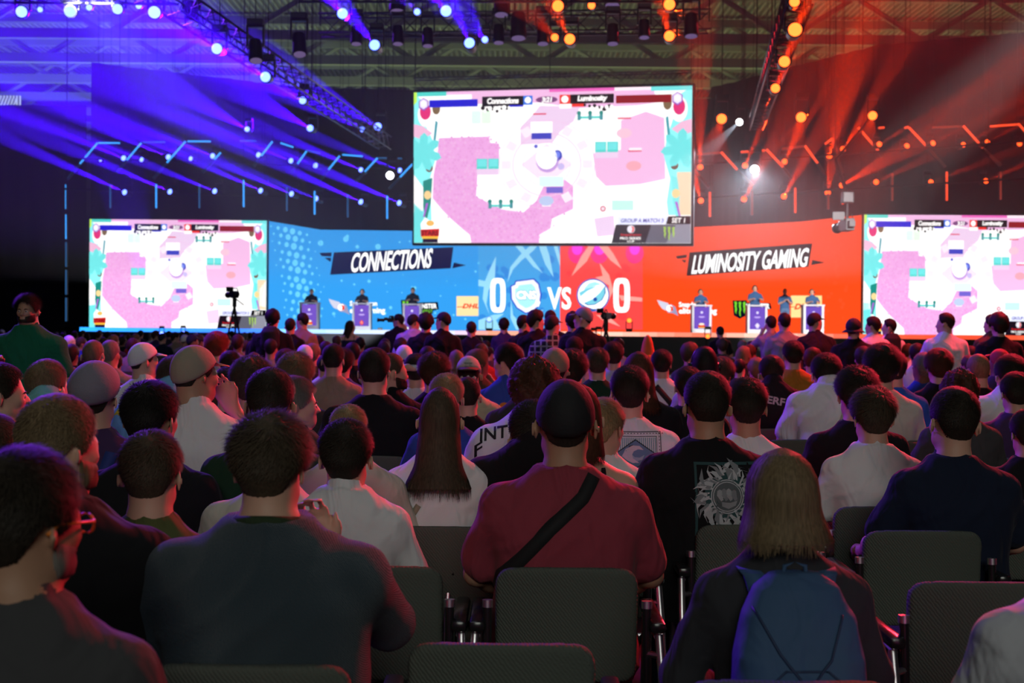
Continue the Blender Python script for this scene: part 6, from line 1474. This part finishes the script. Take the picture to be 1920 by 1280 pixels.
# backpack worn by the person in grey
res = W_['backpackgirl']; m_bp = mat('backpack_cloth', (.040, .095, .20), .75, bump=(9, .5, 'fold')); bp = empty('backpack'); bp.matrix_world = res['o'].matrix_world.copy(); S = res['s']
B_ = Field((-.26, -.52, .36), (.26, .02, 1.15), .010); ZB = .15
B_.loft([(z+ZB, a, b, c, e) for z, a, b, c, e in [(.44, .120, .075, -.24, 0), (.50, .158, .095, -.25, 0), (.62, .165, .100, -.25, 0), (.74, .158, .092, -.24, 0), (.84, .135, .075, -.225, 0), (.90, .105, .055, -.205, 0), (.935, .06, .03, -.19, 0)]], .03, 2.8)
B_.loft([(z+ZB, a, b, c, e) for z, a, b, c, e in [(.47, .10, .045, -.325, 0), (.60, .112, .05, -.335, 0), (.70, .10, .035, -.325, 0), (.735, .07, .012, -.31, 0)]], .03, 2.8)
v, f = B_.mesh(); v = folds(v, f, .006, 3); o = setm(link('bag_body', np_mesh('bag_body', v, f), bp), m_bp)
bb = BVHTree.FromPolygons([tuple(a) for a in v], [tuple(a) for a in f])
def bpp(x, z, off=.003):
    h_ = bb.ray_cast(Vector((x, -1, z)), Vector((0, 1, 0))); return h_[0]+h_[1].normalized()*off if h_[0] else Vector((x, -.2, z))
def seam(pts, r, nm, m):
    q = []
    for a, b_ in zip(pts[:-1], pts[1:]):
        for k in range(8): t = k/8; q.append(bpp(a[0]+(b_[0]-a[0])*t, a[1]+(b_[1]-a[1])*t+ZB, r*.5))
    m2 = MB(); m2.tube(q, r, 6); return setm(m2.build(nm, None, bp, True), m)
seam([(-.115, .86), (-.06, .76), (0, .685), (.06, .75), (.10, .86)], .0035, 'zip', mat('zip_cloth', (.012, .03, .09), .6))
seam([(-.10, .47), (-.105, .68), (-.05, .725), (.05, .725), (.105, .68), (.10, .47)], .003, 'pocket_seam', mat('zip_cloth', (.012, .03, .09), .6))
for sx in (-1, 1):
    m_ = MB(); q = []
    for t in [i/14 for i in range(15)]:
        z = .99+.075*math.sin(t*PI*.5); x = sx*(.075+.018*t); h_ = bvh_of(res).ray_cast(Vector((x, -1, z)), Vector((0, 1, 0))); y = (h_[0].y if h_[0] else 0)-.010; q.append((x, y, z))
    q += [(sx*.10, q[-1][1]+.05, 1.075), (sx*.105, q[-1][1]+.11, 1.05)]
    vs = []
    for p in q: vs += [(p[0]-.027, p[1], p[2]), (p[0]+.027, p[1], p[2]), (p[0]+.027, p[1]-.010, p[2]+.004), (p[0]-.027, p[1]-.010, p[2]+.004)]
    fs = []
    for i in range(len(q)-1):
        for k in range(4): fs.append((i*4+k, i*4+(k+1) % 4, i*4+4+(k+1) % 4, i*4+4+k))
    m_.add(vs, fs); setm(m_.build('shoulder_strap', None, bp, True), m_bp)
m_ = MB(); m_.tube([(-.03, -.19, 1.05), (-.025, -.195, 1.10), (0, -.198, 1.11), (.025, -.195, 1.10), (.03, -.19, 1.05)], .006, 8); setm(m_.build('handle', None, bp, True), m_bp)
tag(bp, 'blue cloth backpack worn by the person with shoulder-length hair', 'backpack')
# ============================================================ standing people
def stand(px, ytop, label, d=None, z=1.79, rz=0.0, scale=None, **kw):
    if d is None: d = (z-EYE)*F/(hor(px)-ytop)
    q = P(px, ytop, d); s = q.z/(1.53-kw.get('drop', 0)+.252*kw.get('hs', 1.06)*.90); kw.setdefault('h', .018 if d > 12 else .011)
    kw.setdefault('arms', ('side', 'side'))
    res = person((q.x, d, 0), s=s, rz=rz, label=label, stand=True, px=px, lod=1 if d > 14 else 0, **kw); res['x'] = q.x; res['d'] = d; return res
g = stand(50, 553, 'standing person in a green T-shirt at the left, facing away from the stage', d=8.6, rz=PI*.97, shirt='green', hair=('mop', 'dark'), W=1.10, h=.009, arms=('side', 'phone'), fine=True, belly=.02, skin='tan', hseed=71, hs=.86); add_eyes(g); W_['green'] = g; beard('green', 'dark', .007)
bt = MB(); wq = g['o'].matrix_world @ Vector(g['V']['W1']); bt.lathe([(.030, 0), (.033, .02), (.033, .13), (.020, .17), (.013, .19), (.013, .215)], 14, mat('bottle_plastic', (.25, .02, .015), .3)); bt.lathe([(.015, .205), (.015, .225)], 12, mat('bottle_cap', (.02, .02, .02), .4))
q = g['o'].matrix_world @ (Vector(g['V']['W1'])+Vector((-.03, .09, -.04))); o = bt.build('bottle', None, None, True, loc=q); tag(o, 'small dark red bottle held by the green T-shirt wearer', 'bottle')
ST = [
 (512, 582, 'standing person with spiky black hair and a black backpack top, before the blue wing', dict(shirt='black', hair=('bushy', 'black'), W=1.2, rz=0)),
 (545, 597, 'small standing person with dark hair right of the spiky black hair', dict(d=19, shirt='black', hair=('short', 'dark'))),
 (567, 587, 'standing person in tan looking left beside the first podium', dict(shirt='beige', hair=('short', 'dark'), yaw=60, d=20)),
 (655, 601, 'long-haired person in a dark vest bending down near the stage', dict(d=26, shirt='navy', sleeve='none', hair=('longdown', 'dark', .35, 1.1, 0), lean=.25, yaw=-50)),
 (776, 589, 'standing person in a pale grey hoodie and dark cap', dict(shirt='lilac', sleeve='long', hair=('short', 'dark'), cap=('cap', 'black'), W=1.15, yaw=-50, loose=.03)),
 (799, 591, 'standing person with curly dark hair next to the grey hoodie', dict(shirt='black', hair=('curly', 'dark'), W=1.15, d=18)),
 (831, 585, 'standing person in a black and white jacket and dark cap facing left', dict(shirt='black', sleeve='long', hair=('short', 'dark'), cap=('cap', 'black'), yaw=65, d=17)),
 (884, 603, 'standing child with short dark hair alone right of the black and white jacket', dict(d=20, shirt='black', hair=('short', 'dark'), W=.9)),
 (945, 598, 'small standing child with a topknot left of the big group', dict(d=23, shirt='purple', hair=('bushy', 'dark'), W=.9)),
 (983, 591, 'standing person in dark profile facing right, left end of the big group', dict(d=18, shirt='black', hair=('short', 'dark'), yaw=-60, W=.95)),
 (1006, 584, 'standing person with a hair bun facing right', dict(shirt='black', hair=('bushy', 'dark'), yaw=-65)),
 (1032, 582, 'standing person seen behind the plaid shirt', dict(shirt='black', hair=('short', 'dark'), d=19)),
 (1036, 591, 'standing person in a plaid shirt with a dark cap', dict(d=15, shirt='plaid', hair=('short', 'dark'), cap=('cap', 'black'), W=1.2, yaw=-40)),
 (1074, 587, 'standing person with dark hair between plaid shirt and pale cap', dict(d=17, shirt='black', hair=('bushy', 'dark'), W=1.1)),
 (1093, 576, 'tallest standing person of the big group, in black, pale cap', dict(d=14.5, shirt='black', sleeve='long', hair=('short', 'dark'), cap=('cap', 'grey'), yaw=70, W=1.15)),
 (1350, 612, 'small dark figure standing between the first and second podium on the red side', dict(d=26, shirt='black', hair=('short', 'dark'))),
 (1445, 592, 'standing person in pale clothes with a hand raised to the forehead', dict(d=20, shirt='grey', hair=('short', 'dark'), arms=('face', 'side'), W=.9)),
 (1470, 587, 'standing person in a grey T-shirt below the blue-jeans player', dict(d=17.5, shirt='grey', hair=('short', 'dark'), W=1.1)),
 (1533, 586, 'standing person in black leaning right with a dark cap', dict(d=17, shirt='black', hair=('short', 'dark'), cap=('cap', 'black'), yaw=-65, lean=.16, W=1.1)),
 (1600, 598, 'heavy standing person in black with a bucket hat', dict(d=15, shirt='black', hair=('short', 'dark'), cap=('bucket', 'black'), W=1.25, belly=.05, yaw=-30)),
 (1635, 595, 'standing person in a pale T-shirt looking left, before the right screen corner', dict(d=18, shirt='white', hair=('mop', 'dark'), yaw=50)),
 (1666, 598, 'standing person in white carrying a dark rucksack on the back', dict(d=19, shirt='white', hair=('short', 'dark'), yaw=65)),
 (1771, 587, 'standing person in a white shirt looking down, in front of the right screen', dict(d=15.5, shirt='white', hair=('short', 'dark'), yaw=55, W=1.15, arms=('phone', 'side'), belly=.03)),
 (1858, 590, 'standing person in dark clothes, left one of the pair by the right edge', dict(d=17, shirt='brown', hair=('short', 'dark'), yaw=40)),
 (1871, 592, 'standing person in black with curly hair, right one of the pair by the right edge', dict(d=15, shirt='black', hair=('curly', 'dark'), W=1.2)),
]
def plaid():
    m = cloth((.05, .05, .055)).copy(); nt = m.node_tree; b = nt.nodes['Principled BSDF']; tc = nt.nodes.new('ShaderNodeTexCoord'); sep = nt.nodes.new('ShaderNodeSeparateXYZ'); nt.links.new(tc.outputs['Object'], sep.inputs[0]); ms = []
    for ax in (0, 2):
        a = nt.nodes.new('ShaderNodeMath'); a.operation = 'PINGPONG'; a.inputs[1].default_value = .035; nt.links.new(sep.outputs[ax], a.inputs[0])
        c = nt.nodes.new('ShaderNodeMath'); c.operation = 'LESS_THAN'; c.inputs[1].default_value = .009; nt.links.new(a.outputs[0], c.inputs[0]); ms.append(c)
    mx = nt.nodes.new('ShaderNodeMath'); mx.operation = 'MAXIMUM'; nt.links.new(ms[0].outputs[0], mx.inputs[0]); nt.links.new(ms[1].outputs[0], mx.inputs[1])
    r = nt.nodes.new('ShaderNodeMix'); r.data_type = 'RGBA'; r.inputs['A'].default_value = (.02, .02, .025, 1); r.inputs['B'].default_value = (.28, .28, .32, 1); nt.links.new(mx.outputs[0], r.inputs['Factor']); nt.links.new(r.outputs['Result'], b.inputs['Base Color']); return m
for i, (px, y, lab, kw) in enumerate(ST):
    pl = kw.get('shirt') == 'plaid'
    if pl: kw['shirt'] = 'black'
    res = stand(px, y, lab, hseed=i % 3, seed=i % 4, group='people standing before the stage', **kw)
    if pl: res['shirt'].material_slots[0].material = plaid()
    if i == 21 or i == 0:
        B_ = Field((-.2, -.4, 1.2), (.2, 0, 1.62), .02); B_.loft([(1.24, .10, .06, -.19, 0), (1.30, .13, .075, -.20, 0), (1.48, .125, .07, -.2, 0), (1.56, .08, .04, -.18, 0)], .02)
        rp = empty('rucksack'); setm(link('bag_body', np_mesh('bag_body', *B_.mesh()), rp), mat('rucksack_cloth', (.012, .012, .014), .8)); rp.matrix_world = res['o'].matrix_world.copy()
        m_ = MB(); m_.tube([(-.03, -.16, 1.56), (0, -.165, 1.60), (.03, -.16, 1.56)], .008, 6); m_.build('handle', M_BLACK, rp, True)
        tag(rp, 'dark rucksack on the back of the %s' % ('white-clad one by the right screen' if i else 'spiky-haired one before the blue wing'), 'rucksack')
# ---- players on the stage and their podiums
M_POD = mat('podium_frame', (.70, .72, .75), .5)
def podium(px, ybot, d, blue, label, mark):
    q = P(px, ybot, d); r_ = empty('podium', (q.x, d, Z_ST)); w_ = .38; H_ = 1.20
    m_ = MB(); m_.box((0, 0, .02), (.86, .62, .04), None, bev=.01)
    for sx in (-1, 1): m_.box((sx*w_, 0, H_/2), (.10, .5, H_), None, bev=.015)
    m_.box((0, 0, H_), (.90, .6, .06), None, bev=.015); m_.box((0, -.2, .10), (.70, .1, .16)); m_.build('frame', M_POD, r_)
    m_ = MB(); m_.box((0, -.20, .64), (.64, .05, 1.0)); m_.build('front_panel', emit('podium_panel', rgb(122, 88, 205), 1.0, 'NONE'), r_)
    m_ = MB(); put = lambda qq, m: m_.add([(x, -.235, z) for x, z in qq], [tuple(range(len(qq)))], m)
    wh = E(225, 215, 250); put([(x, z) for x, z in circle(0, .90, .055, 12)], wh)
    put([(-.15, .70), (-.06, .665), (.06, .665), (.15, .70), (.10, .735), (-.10, .735)], E(190, 165, 235))
    if mark == 'badge':
        put(circle(0, .38, .12, 12, .06), E(250, 235, 210)); put([(-.16, .26), (.16, .26), (.15, .35), (-.15, .35)], E(220, 50, 45)); put([(-.14, .22), (.14, .22), (.14, .26), (-.14, .26)], E(245, 200, 70))
    else:
        put([(-.10, .36), (0, .46), (.10, .36), (.06, .26), (0, .22), (-.06, .27)], E(240, 70, 60) if mark == 'red' else wh); put([(-.04, .36), (0, .42), (.05, .30), (0, .28)], E(255, 235, 225))
    m_.build('emblem', None, r_)
    m_ = MB(); m_.box((-.12, -.02, H_+.045), (.18, .03, .02)); m_.box((.1, .0, H_+.04), (.22, .14, .015)); m_.build('equipment', M_BLACK, r_)
    return tag(r_, label, 'podium', 'podiums of the players')
PL = [(581, 612, 58, 'navy', 'left podium on the blue side, nearest the left screen', 'badge', (584, 542)), (679, 613, 58.5, 'navy', 'middle podium on the blue side', 'red', (679, 542)), (773, 613, 59, 'navy', 'right podium on the blue side, by the monster-claw mark', 'badge', (774, 539)),
      (1314, 617, 56, 'blue', 'left podium on the red side', 'badge', (1314, 542)), (1418, 617, 55.5, 'blue', 'middle podium on the red side', 'white', (1416, 535)), (1523, 619, 53.6, 'blue', 'right podium on the red side', 'badge', (1523, 542))]
for i, (px, yb, d, c, lab, mk, (hx, hy)) in enumerate(PL):
    podium(px, yb, d, i < 3, lab.replace('monster-claw mark', 'green claw mark'), mk)
    q = P(hx, hy, d+.45); s = (q.z-Z_ST)/1.76; sh = (.03, .035, .06) if i < 3 else (.05, .12, .26)
    person((q.x, d+.45, Z_ST), s=s, rz=PI, shirt=sh, hair=('short', 'dark'), cap=('cap', 'black') if i in (2, 0) else ('phones', 'black'), stand=True, arms=('desk', 'desk'), pitch=-22, h=.02, lod=1, hs=1.1, W=1.1, seed=1,
           label='player in %s looking down at the %s' % ('black' if i < 3 else 'a blue jersey', lab.split(',')[0]), group='players on the stage', px=hx)
q = P(1472, 541, 55.2); person((q.x, 55.2, Z_ST), s=(q.z-Z_ST)/1.77, rz=PI, shirt=(.05, .12, .26), pants=(.10, .18, .32), hair=('buzz', 'light'), stand=True, arms=('phone', 'phone'), h=.018, lod=1, hs=1.1, W=1.1, label='person in a blue jersey and jeans standing free between two red-side podiums', group='players on the stage', px=1472)
# ---- cameras
def tv_camera(px, y, d, label, foot=True, s=1.0, rz=0.0, zbase=0.0):
    q = P(px, y, d); r_ = empty('broadcast_camera', (q.x, d, zbase if foot else q.z), rz); z = q.z-zbase if foot else 0.0
    m_ = MB(); m_.box((0, 0, z), (.16*s, .42*s, .22*s), None, bev=.02); m_.box((.0, -.28*s, z), (.11*s, .16*s, .11*s), None, bev=.01); m_.box((0, .28*s, z+.02), (.14*s, .2*s, .16*s), None, bev=.01); m_.build('camera_body', M_BLACK, r_)
    m_ = MB(); m_.lathe([(.07*s, 0), (.085*s, .05*s), (.075*s, .28*s), (.10*s, .30*s), (.10*s, .38*s)], 14); o = m_.build('lens', M_BLACK, r_, True); o.location = (0, .36*s, z); o.rotation_euler = (-PI/2, 0, 0)
    m_ = MB(); m_.box((-.17*s, -.05*s, z+.16*s), (.22*s, .05, .15*s), None, bev=.01); m_.build('viewfinder', M_BLACK, r_)
    m_ = MB(); m_.tube([(-.08*s, .1*s, z+.11*s), (-.05*s, .1*s, z+.19*s), (.05*s, -.1*s, z+.19*s), (.08*s, -.1*s, z+.11*s)], .014, 6); m_.build('handle', M_BLACK, r_)
    if foot:
        m_ = MB(); m_.tube([(0, 0, z-.1*s), (0, 0, z-.35)], .06, 8)
        for k in range(3): a = 2*PI*k/3+.4; m_.tube([(0, 0, z-.32), (.5*math.cos(a), .5*math.sin(a), 0)], .028, 6)
        m_.build('tripod', M_BLACK, r_); m_ = MB(); m_.tube([(0, -.1, z-.12), (.1, -.55, z-.3)], .014, 6); m_.build('pan_bar', M_BLACK, r_)
    return tag(r_, label, 'camera', 'broadcast cameras')
tv_camera(440, 552, 36, 'broadcast camera on a tall tripod in front of the left screen', s=.9, rz=.5)
tv_camera(1136, 592, 30, 'broadcast camera bristling with cables below the round badge, right of the big group', s=.75, rz=-.4)
c_ = tv_camera(1588, 422, 44, 'black remote camera hanging from a jib above the right end of the red wall', foot=False, s=1.9, rz=.9)
q0 = Vector(c_.location); m_ = MB()
m_.tube([(0, 0, .2), (0, 0, .75)], .05, 8); m_.box((0, 0, .95), (.4, .3, .4), None, bev=.04); m_.tube([(0, 0, 1.0), (P(1566, 300, 46)-q0)], .07, 8); m_.tube([(P(1566, 300, 46)-q0), (P(1650, 200, 60)-q0)], .05, 8); m_.tube([(P(1566, 300, 46)-q0), Vector((0, 2, 19.15-q0.z))], .02, 5)
m_.build('jib_arm', M_BLACK, c_); c_.rotation_euler = (0, 0, 0)
cmn = stand(747, 589, 'camera operator kneeling at the stage edge with a camera on the shoulder', d=24, shirt='black', hair=('short', 'dark'), yaw=70, arms=('phone', 'face'), W=1.1, group='people standing before the stage')
q = P(733, 600, 24); cc = tv_camera(734, 600, 24, 'shoulder camera held by the operator before the blue wall', foot=False, s=.36, rz=PI/2)
